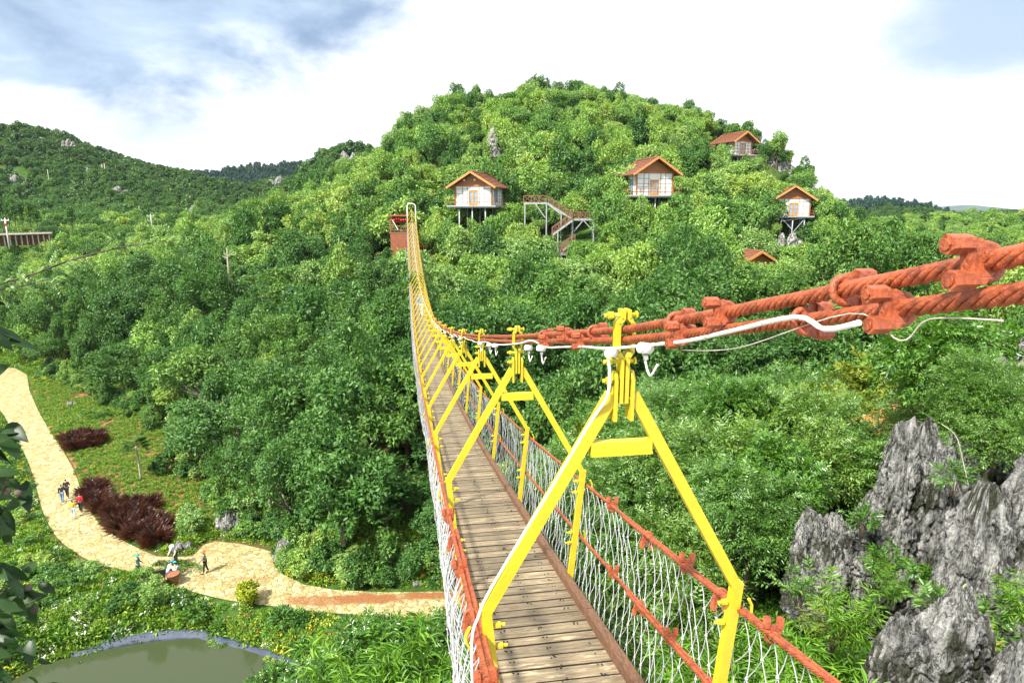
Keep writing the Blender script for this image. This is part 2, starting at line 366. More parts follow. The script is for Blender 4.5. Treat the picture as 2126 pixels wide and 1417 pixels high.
def rock_mat(name, tint=1.0):
    m = bpy.data.materials.new(name); m.use_nodes = True; t = m.node_tree; b = t.nodes['Principled BSDF']; MATS[name] = m
    tc = N(t, 'ShaderNodeTexCoord'); P = tc.outputs['Object']
    mp = N(t, 'ShaderNodeMapping'); mp.inputs['Scale'].default_value = (1, 1, .28); mp.inputs['Rotation'].default_value = (.25, .2, 0); t.links.new(P, mp.inputs[0])
    a = setin(N(t, 'ShaderNodeTexNoise'), Scale=7.0, Detail=10.0, Roughness=.68, Distortion=.5); t.links.new(mp.outputs[0], a.inputs['Vector'])
    f = setin(N(t, 'ShaderNodeTexNoise'), Scale=30.0, Detail=8.0, Roughness=.7); t.links.new(P, f.inputs['Vector'])
    c = ramp(t, a.outputs['Fac'], [(.32, (.03 * tint, .03 * tint, .027 * tint)), (.41, (.15 * tint, .152 * tint, .145 * tint)), (.52, (.30 * tint, .30 * tint, .285 * tint)), (.68, (.50 * tint, .495 * tint, .47 * tint))])
    c = mixc(t, .8, c, ramp(t, f.outputs['Fac'], [(.32, (.25, .25, .25)), (.6, (1, 1, 1))]), 'MULTIPLY')
    mp3 = N(t, 'ShaderNodeMapping'); mp3.inputs['Scale'].default_value = (1, 1, .33); mp3.inputs['Rotation'].default_value = (.2, .35, .3); t.links.new(P, mp3.inputs[0])
    vr = setin(N(t, 'ShaderNodeTexVoronoi', feature='DISTANCE_TO_EDGE'), Scale=4.5); wn = N(t, 'ShaderNodeVectorMath', operation='MULTIPLY_ADD'); t.links.new(a.outputs['Color'], wn.inputs[0]); wn.inputs[1].default_value = (.5, .5, .5); t.links.new(mp3.outputs[0], wn.inputs[2]); t.links.new(wn.outputs[0], vr.inputs['Vector'])
    crack = ramp(t, vr.outputs['Distance'], [(.0, 1.0), (.045, 0.0)]); c = mixc(t, mathn(t, 'MULTIPLY', crack, .8), c, (.02, .02, .018))
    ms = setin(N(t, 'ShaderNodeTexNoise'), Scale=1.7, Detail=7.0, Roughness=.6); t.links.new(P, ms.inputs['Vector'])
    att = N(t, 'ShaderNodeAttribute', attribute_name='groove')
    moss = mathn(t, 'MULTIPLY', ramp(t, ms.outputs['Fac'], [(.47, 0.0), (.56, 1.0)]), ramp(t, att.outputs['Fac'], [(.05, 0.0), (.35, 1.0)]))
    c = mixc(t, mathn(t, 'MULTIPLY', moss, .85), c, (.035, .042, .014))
    t.links.new(c, b.inputs['Base Color']); b.inputs['Roughness'].default_value = .9; b.inputs['Specular IOR Level'].default_value = .2
    bp = setin(N(t, 'ShaderNodeBump'), Strength=1.0, Distance=.12); t.links.new(mathn(t, 'SUBTRACT', mathn(t, 'ADD', a.outputs['Fac'], mathn(t, 'MULTIPLY', f.outputs['Fac'], .5)), mathn(t, 'MULTIPLY', crack, .5)), bp.inputs['Height']); t.links.new(bp.outputs[0], b.inputs['Normal'])
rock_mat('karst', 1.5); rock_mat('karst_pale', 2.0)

def worn(m, rust, scale, lo, hi, amt=.9):
    """chips and stains of another colour over a painted part"""
    t = MATS[m].node_tree; b = t.nodes['Principled BSDF']; src = b.inputs['Base Color'].links[0].from_socket
    tc = N(t, 'ShaderNodeTexCoord'); n = setin(N(t, 'ShaderNodeTexNoise'), Scale=scale, Detail=9.0, Roughness=.72); t.links.new(tc.outputs['Object'], n.inputs['Vector'])
    f = mathn(t, 'MULTIPLY', ramp(t, n.outputs['Fac'], [(lo, 0.0), (hi, 1.0)]), amt); t.links.new(mixc(t, f, src, rust), b.inputs['Base Color'])
worn('yellow_paint', (.20, .10, .02), 13, .68, .72, .7); worn('red_oxide', (.10, .03, .018), 22, .58, .68, .8); worn('roof_tile', (.12, .07, .045), 1.6, .5, .62, .6); worn('wall_white', (.46, .43, .36), 1.1, .52, .72, .5)
worn('net_rope', (.26, .24, .20), 3.0, .5, .7, .6); worn('white_plain', (.45, .30, .12), 9, .62, .68, .6)
# ------------------------------------------------------------------ terrain
ZF = -26.0
PATH_L = [(0,851),(28,901),(56,952),(75,1009),(89,1061),(113,1108),(141,1136),(198,1169),(282,1189),(330,1209),(372,1221),(433,1237),(490,1249),(565,1258),(659,1270),(753,1277),(847,1281),(960,1281),(1150,1278)]
PATH_R = [(0,764),(30,764),(56,778),(61,811),(80,854),(101,891),(127,929),(151,971),(169,1018),(184,1056),(207,1089),(245,1117),(292,1141),(325,1155),(360,1157),(400,1155),(424,1131),(447,1124),(499,1129),(565,1145),(567,1169),(579,1188),(631,1214),(697,1225),(800,1230),(937,1228),(1150,1222)]
fl = lambda L, z=ZF: [tuple(onz(x, y, z))[:2] for x, y in L]
pl = fl([(-90, 830), (-40, 835)] + PATH_L); pr = fl([(-90, 762), (-40, 763)] + PATH_R)
PATH = [tuple(p) for p in catmull(pl, 4)] + [tuple(p) for p in pr][::-1]
ZW = -27.2
POND_PX = [(60,1392),(110,1372),(179,1357),(264,1338),(330,1328),(405,1323),(447,1333),(508,1347),(565,1366),(603,1385),(640,1440),(600,1600),(300,1700),(0,1600),(-60,1480)]
POND = [tuple(p) for p in catmull(fl(POND_PX, ZW), 4, True)]
FB = [(-300, 150), (-130, 118), (-76, 103), (-58, 88), (-41, 73.5), (-31, 60), (-24, 51.5), (-15, 43.5), (-4, 41.2), (12, 38), (30, 30), (60, 26), (200, 20)]
def _n2(x, y, s, seed):
    """smooth value noise"""
    x = x / s + seed * 17.3; y = y / s - seed * 9.1
    xi = np.floor(x); yi = np.floor(y); fx = x - xi; fy = y - yi
    fx = fx * fx * (3 - 2 * fx); fy = fy * fy * (3 - 2 * fy)
    h = lambda a, b: np.modf(np.abs(np.sin(a * 127.1 + b * 311.7 + seed * 74.7) * 43758.5453))[0]
    return (h(xi, yi) * (1 - fx) + h(xi + 1, yi) * fx) * (1 - fy) + (h(xi, yi + 1) * (1 - fx) + h(xi + 1, yi + 1) * fx) * fy - .5
def gauss(x, y, cx, cy, sx, sy, ang=0):
    c, s = math.cos(ang), math.sin(ang); u = (x - cx) * c + (y - cy) * s; v = -(x - cx) * s + (y - cy) * c
    return np.exp(-(u / sx) ** 2 - (v / sy) ** 2)
def _ridge(tab, Y0, tree, sf, sb):
    """crest line of a hill at distance Y0"""
    P = [at_(px, py, Y0) for px, py in tab]; P = [(P[0][0] - .12 * Y0, 0, -40)] + P + [(P[-1][0] + .12 * Y0, 0, -40)]
    return [p[0] for p in P], [p[2] - tree for p in P], Y0, sf, sb
def at_(px, py, D):
    r = ray(px, py); k = D / r[1]; return (r[0] * k, D, r[2] * k)
RIDGES = [
    _ridge([(440,470),(500,450),(560,425),(640,388),(700,350),(750,322),(800,282),(850,240),(950,188),(1100,165),(1220,172),(1300,192),(1400,222),(1530,262),(1580,296),(1630,344),(1700,394),(1760,440),(1850,492),(1950,520)], 165, 6.0, 45, 60),
    _ridge([(-300,300),(-100,268),(20,260),(100,262),(180,294),(260,332),(330,348),(440,374),(520,398),(600,425)], 380, 3, 105, 70),
    _ridge([(100,352),(290,342),(350,350),(440,356),(520,350),(600,342),(640,344),(700,360),(800,400)], 700, 7, 130, 90),
    _ridge([(560,420),(600,395),(640,358),(680,330),(715,318),(750,316),(790,335),(850,380),(900,430)], 300, 3, 50, 40),
    _ridge([(300,440),(420,405),(520,392),(580,375),(640,372),(700,400),(760,440)], 460, 3, 70, 50),
    _ridge([(1700,470),(1850,466),(1950,470),(2050,449),(2120,434),(2300,420)], 190, 6.0, 60, 60),
    _ridge([(1660,440),(1700,426),(1740,412),(1790,404),(1840,414),(1880,440),(1920,470),(2000,500)], 560, 9, 80, 60)]
def ground(x, y):
    x = np.asarray(x, float); y = np.asarray(y, float)
    d = dpoly(x, y, FB, False)
    # beyond the foot line of the hill
    yb = np.interp(x, [p[0] for p in FB], [p[1] for p in FB]); sgn = np.where(y > yb, 1.0, -1.0); d = np.maximum(0, d * sgn)
    f = 18 * (1 - np.exp(-d / 40))
    g = ZF + f; g00 = g
    for xs, zs, Y0, sf, sb in RIDGES:
        zr = np.interp(x, xs, zs); s_ = np.where(y < Y0, sf, sb)
        g = np.maximum(g, g00 + np.maximum(0, zr - g00) * np.exp(-((y - Y0) / s_) ** 2))
    g = g - 8 * gauss(x, y, 62, 117, 22, 24)
    g = g + (_n2(x, y, 34, 1) * 5 + _n2(x, y, 13, 2) * 2.2) * np.clip(d / 25, 0, 1)
    g = g + _n2(x, y, 60, 4) * 7 * np.clip((y - 200) / 100, 0, 1) * np.clip((700 - y) / 300, 0, 1)
    lift = np.clip(d / 18, 0, 1); g = g00 + (g - g00) * lift * lift * (3 - 2 * lift)
    # the viewer's own ridge: falls away to the valley floor, gently on the right
    xr = np.clip((x + 2) / 8, 0, 1)
    near = -5.6 - (.95 - .45 * xr) * np.maximum(0, y - 5) - 1.1 * np.maximum(0, 1.5 - x) ** 1.0 * .8 + .10 * np.clip(x - 6, 0, 60) + _n2(x, y, 4, 5) * .8
    near = np.where(x < -1, near - .3 * (-1 - x), near)
    g = np.maximum(g, near)
    # pond basin
    dp = dpoly(x, y, POND); ins = inpoly(x, y, POND)
    bowl = np.where(ins, 1, np.clip(1 - dp / 2.2, 0, 1)); bowl = bowl * bowl * (3 - 2 * bowl)
    g = np.where(g < ZF + 1.0, g - bowl * 1.75, g)
    return g
def gz(x, y): return float(ground(np.array([x]), np.array([y]))[0])
def build_terrain():
    az = np.radians(np.arange(-75, 75.01, .3)); r = np.concatenate([np.geomspace(1.5, 120, 300), np.geomspace(121.5, 1500, 130), [2500, 6000]])
    A, R = np.meshgrid(az, r); X = np.sin(A) * R; Y = np.cos(A) * R
    Z = ground(X, Y); Z = np.where(R > 1100, np.minimum(Z, -8 - (R - 1100) * .002), Z)
    V = np.stack([X, Y, Z], -1).reshape(-1, 3); na, nr = len(az), len(r)
    i = np.arange(nr - 1)[:, None] * na + np.arange(na - 1)[None]
    Q = np.stack([i, i + na, i + na + 1, i + 1], -1).reshape(-1, 4)[:, ::-1]
    m = bpy.data.materials.new('soil'); m.use_nodes = True; t = m.node_tree; b = t.nodes['Principled BSDF']
    tc = N(t, 'ShaderNodeTexCoord'); n = setin(N(t, 'ShaderNodeTexNoise'), Scale=.9, Detail=8.0, Roughness=.65); t.links.new(tc.outputs['Object'], n.inputs['Vector'])
    n2 = setin(N(t, 'ShaderNodeTexNoise'), Scale=.14, Detail=4.0); t.links.new(tc.outputs['Object'], n2.inputs['Vector'])
    green = ramp(t, n.outputs['Fac'], [(.3, (.02, .045, .01)), (.5, (.045, .10, .018)), (.7, (.09, .16, .03))])
    earth = ramp(t, n.outputs['Fac'], [(.3, (.10, .05, .025)), (.7, (.20, .10, .05))])
    c = mixc(t, ramp(t, n2.outputs['Fac'], [(.52, 0.0), (.62, .55)]), green, earth)
    t.links.new(c, b.inputs['Base Color']); b.inputs['Roughness'].default_value = .95; b.inputs['Specular IOR Level'].default_value = .1
    me = mesh_fast('terrain', V, quads=Q, mats=[m], smooth_=True)
    o = link(bpy.data.objects.new('terrain', me)); tag(o, kind='structure')
build_terrain()
def far_mountains():
    tab = [(1700,452),(1850,440),(1885,426),(1930,433),(1960,430),(1995,427),(2030,430),(2060,437),(2110,434),(2200,445),(2350,452)]
    P = [at_(a, b, 4200) for a, b in tab]; xs = np.linspace(P[0][0], P[-1][0], 160); zs = np.interp(xs, [p[0] for p in P], [p[2] for p in P])
    zs = zs + _n2(xs, xs * 0, 120, 3) * 14 + _n2(xs, xs * 0, 45, 6) * 6
    pr_ = np.linspace(-1, 1, 21); X = np.repeat(xs[None], 21, 0); Y = 4200 + pr_[:, None] * 900 + 0 * X
    Z = -60 + (zs[None] + 60) * (np.cos(pr_ * PI)[:, None] * .5 + .5) + _n2(X, Y, 160, 8) * 18 * (1 - np.abs(pr_)[:, None])
    i = np.arange(20)[:, None] * 160 + np.arange(159)[None]; Q = np.stack([i, i + 1, i + 161, i + 160], -1).reshape(-1, 4)
    me = mesh_fast('mountains', np.stack([X, Y, Z], -1).reshape(-1, 3), quads=Q, mats=[mat('mountain_blue', (.05, .09, .07), .95, var=.3, vscale=.01)], smooth_=True)
    tag(link(bpy.data.objects.new('mountains', me)), kind='structure')
far_mountains()
def flat_sheet(name, poly, z, m, step=.8):
    """a polygon as a thin triangulated sheet"""
    bm = bmesh.new(); vs = [bm.verts.new((p[0], p[1], z)) for p in poly]; f = bm.faces.new(vs)
    bmesh.ops.triangulate(bm, faces=[f]); bm.normal_update()
    for f in bm.faces:
        if f.normal.z < 0: f.normal_flip()
    me = bpy.data.meshes.new(name); bm.to_mesh(me); bm.free(); me.materials.append(m)
    o = link(bpy.data.objects.new(name, me)); return tag(o, kind='structure')
BED_SOIL = None
flat_sheet('path', PATH, ZF + .05, M['path_stone'])
flat_sheet('pond_water', POND, ZW, M['pond_water'])

# ------------------------------------------------------------------ plants: leaf meshes
def leafmesh(name, pos, ax, nr, L, W, mats, extra=None, fold=.18, matidx=None, droop=.12):
    pos, ax, nr = (np.asarray(a, float) for a in (pos, ax, nr)); n = len(pos)
    ax = ax / (np.linalg.norm(ax, axis=1, keepdims=True) + 1e-9); b = np.cross(ax, nr); b /= (np.linalg.norm(b, axis=1, keepdims=True) + 1e-9); nr = np.cross(b, ax)
    L = np.broadcast_to(np.asarray(L, float).reshape(-1, 1), (n, 1)); W = np.broadcast_to(np.asarray(W, float).reshape(-1, 1), (n, 1))
    v0 = pos; v2 = pos + ax * L - nr * L * droop
    mid = pos + ax * L * .42
    v1 = mid + b * W * .5 + nr * W * fold; v3 = mid - b * W * .5 + nr * W * fold
    V = np.stack([v0, v1, v2, v3], 1).reshape(-1, 3); i = np.arange(n)[:, None] * 4
    T = np.concatenate([i + [0, 1, 2], i + [0, 2, 3]], 1).reshape(-1, 3)
    mi = None if matidx is None else np.repeat(np.asarray(matidx), 2)
    return mesh_fast(name, V, tris=T, mats=mats, matidx=mi)
def rdir(rng, n):
    v = rng.normal(size=(n, 3)); return v / np.linalg.norm(v, axis=1, keepdims=True)
def crown_mesh(name, seed, R, H, nb, nl, L, W, m, blob=(.30, .46), flat=1.0, up=.55, hollow=.0):
    """leaf clumps round several boughs, base of the crown at z=0, top about H"""
    rng = np.random.default_rng(seed); P, A, Nn = [], [], []
    u = rdir(rng, nb); u[:, 2] = np.where(rng.random(nb) < .72, np.abs(u[:, 2]) * 1.1 - .1, -np.abs(u[:, 2]) * .75)
    rr = rng.uniform(.35, .78, nb) ** .7
    c = u * rr[:, None] * np.array([R, R, H * .5]) + np.array([0, 0, H * .45]); c[0] = (0, 0, H * .45)
    br = rng.uniform(blob[0] * .62, blob[1] * 1.12, nb) * R; br[0] = R * .5; c[:, :2] += rng.normal(0, .16 * R, 2) * np.linspace(0, 1, nb)[:, None]; c[1:, 2] += rng.normal(0, .09 * H, nb - 1)
    cnt = (nl * br ** 2 / (br ** 2).sum()).astype(int)
    for k in range(nb):
        d = rdir(rng, cnt[k]); d[:, 2] = d[:, 2] * .8 + .25; d /= np.linalg.norm(d, axis=1, keepdims=True)
        # a lumpy shell: small sub-clumps
        sub = rdir(rng, 9); lump = (np.clip(d @ sub.T, 0, 1) ** 10).max(1)
        rad = br[k] * (.62 + .42 * lump + rng.normal(0, .07, len(d)))
        P.append(c[k] + d * rad[:, None] * np.array([1, 1, flat])); A.append(d * .5 + rdir(rng, len(d)) * .9 + np.array([0, 0, -.15])); Nn.append(d * .6 + rdir(rng, len(d)) * .55 + np.array([0, 0, up]))
    P, A, Nn = np.concatenate(P), np.concatenate(A), np.concatenate(Nn); gap = np.sin(P @ rng.normal(0, 5.5 / R, 3) + rng.uniform(0, 6)) + np.sin(P @ rng.normal(0, 6.5 / R, 3) + rng.uniform(0, 6)) > -1.25 + .15 * rng.normal(size=len(P)); P, A, Nn = P[gap], A[gap], Nn[gap]; s = rng.uniform(.7, 1.3, len(P))
    return leafmesh(name, P, A, Nn, L * s, W * s, [m])
def trunk_mesh(name, seed, h, r, R, H, m, limbs=5):
    rnd = random.Random(seed); b = MB(); p = [(0, 0, -1.2)]; x = y = 0
    for k in range(1, 7):
        x += rnd.uniform(-.1, .1) * h * .25; y += rnd.uniform(-.1, .1) * h * .25; p.append((x, y, h * 1.35 * k / 6))
    b.tube(p, [r * (1.25 - .15 * k) for k in range(7)], 7)
    for k in range(limbs):
        a = 2 * PI * (k + rnd.random() * .6) / limbs; z0 = h * rnd.uniform(.75, 1.2); e = R * rnd.uniform(.45, .75)
        q = Vector((math.cos(a) * e, math.sin(a) * e, h + H * rnd.uniform(.25, .6))); s0 = Vector((x * z0 / (1.35 * h), y * z0 / (1.35 * h), z0))
        b.tube([s0, s0.lerp(q, .5) + Vector((0, 0, -.08 * R)), q], [r * .5, r * .32, r * .1], 5)
    me = bpy.data.meshes.new(name); me.from_pydata(b.v, [], b.f); me.materials.append(m); me.update(); return me
class Kind:
    def __init__(s, crown, trunk, R, H, h):
        s.crown, s.trunk, s.R, s.H, s.h = crown, trunk, R, H, h; v = np.empty(len(crown.vertices) * 3, np.float32); crown.vertices.foreach_get('co', v); s.top = h + float(np.percentile(v[2::3], 99.5))
KIND = {}
def kinds(key, n, R, H, h, nb, nl, L, W, m, **kw):
    bark = M[kw.pop('bark', 'bark')]; out = []
    for i in range(n):
        sd_ = hash_(key) + i * 7; rr = R * (1 + .1 * math.sin(i * 2.3)); hh = H * (1 + .12 * math.cos(i * 1.7))
        out.append(Kind(crown_mesh('crown', sd_, rr, hh, nb, nl, L, W, M[m], **kw), trunk_mesh('trunk', sd_, h, .05 * R + .04, rr, hh, bark), rr, hh, h))
    KIND[key] = out
def hash_(s): return sum((i + 1) * ord(c) for i, c in enumerate(s)) % 9973
kinds('hill', 5, 3.1, 4.2, 1.5, 18, 5200, .38, .18, 'leaf_hill')
kinds('hilltwo', 4, 3.2, 3.4, 1.8, 20, 4600, .44, .15, 'leaf_hill', blob=(.26, .40), flat=.55, up=.9)
kinds('hilldark', 3, 2.8, 4.6, 1.3, 18, 5200, .36, .18, 'leaf_dark')
kinds('mid', 4, 3.4, 5.6, 1.8, 24, 9000, .29, .14, 'leaf_dark', blob=(.24, .38))
kinds('midlight', 3, 3.1, 4.8, 1.5, 20, 6500, .32, .15, 'leaf_hill', blob=(.24, .38))
kinds('far', 4, 2.6, 3.4, 1.0, 10, 900, .85, .5, 'leaf_far')
kinds('poplar', 2, .95, 9.5, .8, 22, 1500, .42, .2, 'leaf_dark', blob=(.5, .8))
kinds('conifer', 2, 1.6, 8.0, 1.5, 18, 900, .9, .4, 'leaf_pine', blob=(.3, .5))

# ------------------------------------------------------------------ scatter of uncountable plants as one object
def scatter(name, pts, scl, variants, meshes, rotx=0, seed=0):
    """points with an instance each (stuff): geometry nodes, kept as ONE object"""
    coll = bpy.data.collections.new(name + '_source')
    for i, me in enumerate(meshes):
        o = bpy.data.objects.new('source_%02d' % i, me); coll.objects.link(o)
    n = len(pts); rng = np.random.default_rng(seed + n)
    me = bpy.data.meshes.new(name); me.vertices.add(n); me.vertices.foreach_set('co', np.asarray(pts, np.float32).ravel())
    a = me.attributes.new('variant', 'INT', 'POINT'); a.data.foreach_set('value', np.asarray(variants, np.int32))
    a = me.attributes.new('size', 'FLOAT_VECTOR', 'POINT'); a.data.foreach_set('vector', np.asarray(scl, np.float32).ravel())
    rot = np.stack([rng.normal(0, .06, n), rng.normal(0, .06, n), rng.uniform(0, 2 * PI, n)], 1)
    a = me.attributes.new('turn', 'FLOAT_VECTOR', 'POINT'); a.data.foreach_set('vector', rot.astype(np.float32).ravel())
    o = link(bpy.data.objects.new(name, me))
    g = bpy.data.node_groups.new(name, 'GeometryNodeTree'); g.interface.new_socket('Geometry', in_out='INPUT', socket_type='NodeSocketGeometry'); g.interface.new_socket('Geometry', in_out='OUTPUT', socket_type='NodeSocketGeometry')
    gi = g.nodes.new('NodeGroupInput'); go = g.nodes.new('NodeGroupOutput'); ip = g.nodes.new('GeometryNodeInstanceOnPoints'); ci = g.nodes.new('GeometryNodeCollectionInfo')
    ci.inputs['Collection'].default_value = coll; ci.inputs['Separate Children'].default_value = True; ci.inputs['Reset Children'].default_value = True
    def na(nm, ty):
        q = g.nodes.new('GeometryNodeInputNamedAttribute'); q.data_type = ty; q.inputs['Name'].default_value = nm; return q.outputs['Attribute']
    er = g.nodes.new('FunctionNodeEulerToRotation'); g.links.new(na('turn', 'FLOAT_VECTOR'), er.inputs[0])
    g.links.new(gi.outputs[0], ip.inputs['Points']); g.links.new(ci.outputs[0], ip.inputs['Instance']); ip.inputs['Pick Instance'].default_value = True
    g.links.new(na('variant', 'INT'), ip.inputs['Instance Index']); g.links.new(er.outputs[0], ip.inputs['Rotation']); g.links.new(na('size', 'FLOAT_VECTOR'), ip.inputs['Scale'])
    g.links.new(ip.outputs[0], go.inputs[0]); md = o.modifiers.new('scatter', 'NODES'); md.node_group = g
    return tag(o, kind='stuff')
def sow(n_or_step, xr, yr, seed, ok):
    """jittered grid of points in a rectangle, kept where ok(x, y)"""
    rng = np.random.default_rng(seed); st = n_or_step
    gx, gy = np.meshgrid(np.arange(xr[0], xr[1], st), np.arange(yr[0], yr[1], st * .87)); gx = gx + (np.arange(gx.shape[0]) % 2)[:, None] * st / 2
    x = (gx + rng.uniform(-.42, .42, gx.shape) * st).ravel(); y = (gy + rng.uniform(-.42, .42, gy.shape) * st).ravel(); k = ok(x, y)
    return x[k], y[k], rng
def inframe(x, y, z, mx=160, my=120):
    px, py, d = project(np.stack([x, y, z], -1)); return (d > .5) & (px > -mx) & (px < 2126 + mx) & (py > -my) & (py < 1417 + my)

# ------------------------------------------------------------------ the forest
# what the photo shows clear of the crowns in front of it: (x0, y0, x1, y1, distance)
CLEAR = [(930,350,1062,432,104), (945,425,1025,455,104), (1285,328,1415,402,103), (1604,388,1690,452,118), (1612,450,1690,505,117), (1490,277,1563,312,158), (1085,405,1240,478,108), (1135,450,1200,492,105),
         (806,446,862,506,107), (838,470,872,560,80), (838,500,905,620,55), (1534,519,1610,534,90), (0,484,106,504,150), (1160,498,1200,534,103), (1010,275,1032,325,126), (1600,316,1640,342,150), (1140,415,1200,470,101)]
def visible_ground(x, y, zt):
    """rough: is the top zt at (x, y) seen over the terrain from the viewer?"""
    ok = np.ones(len(x), bool)
    for s in np.linspace(.08, .97, 40):
        ok &= ground(x * s, y * s) < zt * s + 1.0
    return ok
def forest_points():
    xs, ys, kk, ss = [], [], [], []
    def addpts(step, xr, yr, seed, cond, kinds_, smin, smax):
        x, y, rng = sow(step, xr, yr, seed, cond)
        z = ground(x, y); k = inframe(x, y, z + 2, 420, 120) & visible_ground(x, y, z + 5)
        x, y = x[k], y[k]; n = len(x); xs.append(x); ys.append(y)
        names = [kinds_[int(v * len(kinds_)) % len(kinds_)] for v in np.clip(_n2(x, y, 22, seed + 3) + .5 + rng.normal(0, .22, n), 0, .999)]
        kk.extend(names); ss.append(rng.uniform(smin, smax, n))
    yb = lambda x: np.interp(x, [p[0] for p in FB], [p[1] for p in FB])
    trees_ok = lambda x, y: (y > yb(x) + 1.0)
    # valley-edge and ravine: fuller trees
    addpts(3.6, (-95, 50), (26, 82), 11, lambda x, y: trees_ok(x, y) & (y < 78) & (y > np.where(x > 6, 22, 0)), ['mid', 'mid', 'mid', 'mid', 'midlight'], .5, 1.3)
    # the hill's lower left flank is darker wood
    addpts(3.5, (-110, -12), (78, 122), 14, lambda x, y: trees_ok(x, y) & (x < -12 - (y - 78) * .12), ['hilldark', 'mid', 'hilldark', 'hill', 'hilldark'], .55, 1.25)
    # big hill
    addpts(3.0, (-110, 130), (78, 235), 12, lambda x, y: trees_ok(x, y) & (y >= 78) & ~((x < -12 - (y - 78) * .12) & (y < 122)), ['hilldark', 'hill', 'hilltwo', 'hill', 'hilltwo', 'hill', 'hilldark'], .48, 1.22)
    return np.concatenate(xs), np.concatenate(ys), kk, np.concatenate(ss)
def plant_forest():
    x, y, kk, s = forest_points(); s = s * np.where(x > 66, .66, 1.0) * (1 - .24 * np.clip((y - 122) / 25, 0, 1)); rng = np.random.default_rng(5); n = len(x)
    var = rng.integers(0, 100, n); z = ground(x, y)
    SC = s[:, None] * np.stack([rng.uniform(.8, 1.3, n), rng.uniform(.8, 1.3, n), rng.uniform(.75, 1.5, n)], 1)
    Ks = [KIND[k][v % len(KIND[k])] for k, v in zip(kk, var)]
    R = np.array([k.R for k in Ks]) * s; H = np.array([k.H for k in Ks]) * s; h = np.array([k.h for k in Ks]) * s
    C = np.stack([x, y, z + h + H * .5], -1); px, py, d = project(C); rx = FPX * R / s * np.maximum(SC[:, 0], SC[:, 1]) / d; ry = FPX * H * .55 / d
    keep = np.ones(n, bool); ptop = project(np.stack([x, y, z + np.array([k.top for k in Ks]) * SC[:, 2]], -1))[1]
    for (a, b, c_, e, D) in CLEAR:
        keep &= ~((y < D) & (px + rx * .85 > a) & (px - rx * .85 < c_) & (py + ry < e + 400) & (ptop < e + 2) & (py + ry > b))
    # keep stems off the cabins' own floors
    for (a, b, r) in [(-6, 107, 5), (24, 108, 5.5), (51, 123, 5), (49, 143, 5), (32, 87, 4), (-17, 104, 3)]:
        keep &= np.hypot(x - a, y - b) > r
    order = np.argsort(d); buf = np.zeros((150, 225), bool); vis = np.zeros(n)
    for i in order:
        if not keep[i]: continue
        x0, x1, y0, y1 = ((px[i] - rx[i]) / 10, (px[i] + rx[i]) / 10, (py[i] - ry[i]) / 10, (py[i] + ry[i]) / 10)
        ix0, ix1, iy0, iy1 = (int(math.floor(v)) + 5 for v in (x0, x1 + 1, y0, y1 + 1))
        ix0, iy0 = max(ix0, 0), max(iy0, 0); ix1, iy1 = min(ix1, 224), min(iy1, 149)
        if ix1 <= ix0 or iy1 <= iy0: vis[i] = -1; continue
        gx, gy = np.meshgrid(np.arange(ix0, ix1) - 4.5, np.arange(iy0, iy1) - 4.5)
        e = np.hypot((gx - px[i] / 10) / (rx[i] / 10), (gy - py[i] / 10) / (ry[i] / 10)); sub = buf[iy0:iy1, ix0:ix1]
        vis[i] = ((e < 1.05) & ~sub).sum(); buf[iy0:iy1, ix0:ix1] = sub | (e < .78)
    inside = (px > -5) & (px < 2131) & (py > -5) & (py < 1422)
    keep &= (vis > 0) | ~inside
    score = np.where(keep & inside, vis, -1); pick = set(np.argsort(-score)[:250].tolist()) if True else set()
    pick = {i for i in pick if score[i] > 0}
    LAB = {'hill': 'round leafy mid green tree among the dense forest on the cabin hill', 'hilltwo': 'light green feathery tree in layered tufts on the cabin hill',
           'hilldark': 'dark green dense tree on the wooded cabin hill', 'mid': 'tall dark green leafy tree in the woods along the valley foot', 'midlight': 'fresh green bushy tree in the woods along the valley foot'}
    GRP = {'hill': 'mid green trees of the cabin hill', 'hilltwo': 'feathery light trees of the cabin hill', 'hilldark': 'dark trees of the cabin hill', 'mid': 'dark trees of the valley woods', 'midlight': 'fresh green trees of the valley woods'}
    NAME = {'hill': 'hill_tree', 'hilltwo': 'feathery_tree', 'hilldark': 'dark_tree', 'mid': 'valley_tree', 'midlight': 'bushy_tree'}
    for i in sorted(pick):
        k = Ks[i]; t = empty(NAME[kk[i]], (x[i], y[i], z[i]), LAB[kk[i]], 'tree', GRP[kk[i]], rng.uniform(0, 6.28)); t.scale = SC[i]
        c = link(bpy.data.objects.new('crown', k.crown)); c.parent = t; c.location = (0, 0, k.h)
        q = link(bpy.data.objects.new('trunk', k.trunk)); q.parent = t
    rest = [i for i in range(n) if keep[i] and i not in pick]
    allk = sorted(KIND); off = {}; meshes = []
    for k in allk:
        off[k] = len(meshes); meshes += [q.crown for q in KIND[k]]
    P = np.array([(x[i], y[i], z[i] + h[i]) for i in rest]); S = np.array([tuple(SC[i]) for i in rest]); V = [off[kk[i]] + var[i] % len(KIND[kk[i]]) for i in rest]
    # far hills: too many and too small to tell apart
    fx, fy, fk, fs = [], [], [], []
    def far(step, xr, yr, seed, cond, ks, a, b):
        xx, yy, rg = sow(step, xr, yr, seed, cond); zz = ground(xx, yy); k = inframe(xx, yy, zz + 2, 480, 200) & visible_ground(xx, yy, zz + 7)
        xx, yy = xx[k], yy[k]; fx.append(xx); fy.append(yy); fk.extend([ks[int(v)] for v in rg.integers(0, len(ks), len(xx))]); fs.append(rg.uniform(a, b, len(xx)))
    yb = lambda v: np.interp(v, [p[0] for p in FB], [p[1] for p in FB])
    far(3.4, (-260, -100), (100, 215), 21, lambda a, b: b > yb(a) + 1, ['hill', 'hilldark', 'hilltwo', 'hilldark'], .7, 1.2)
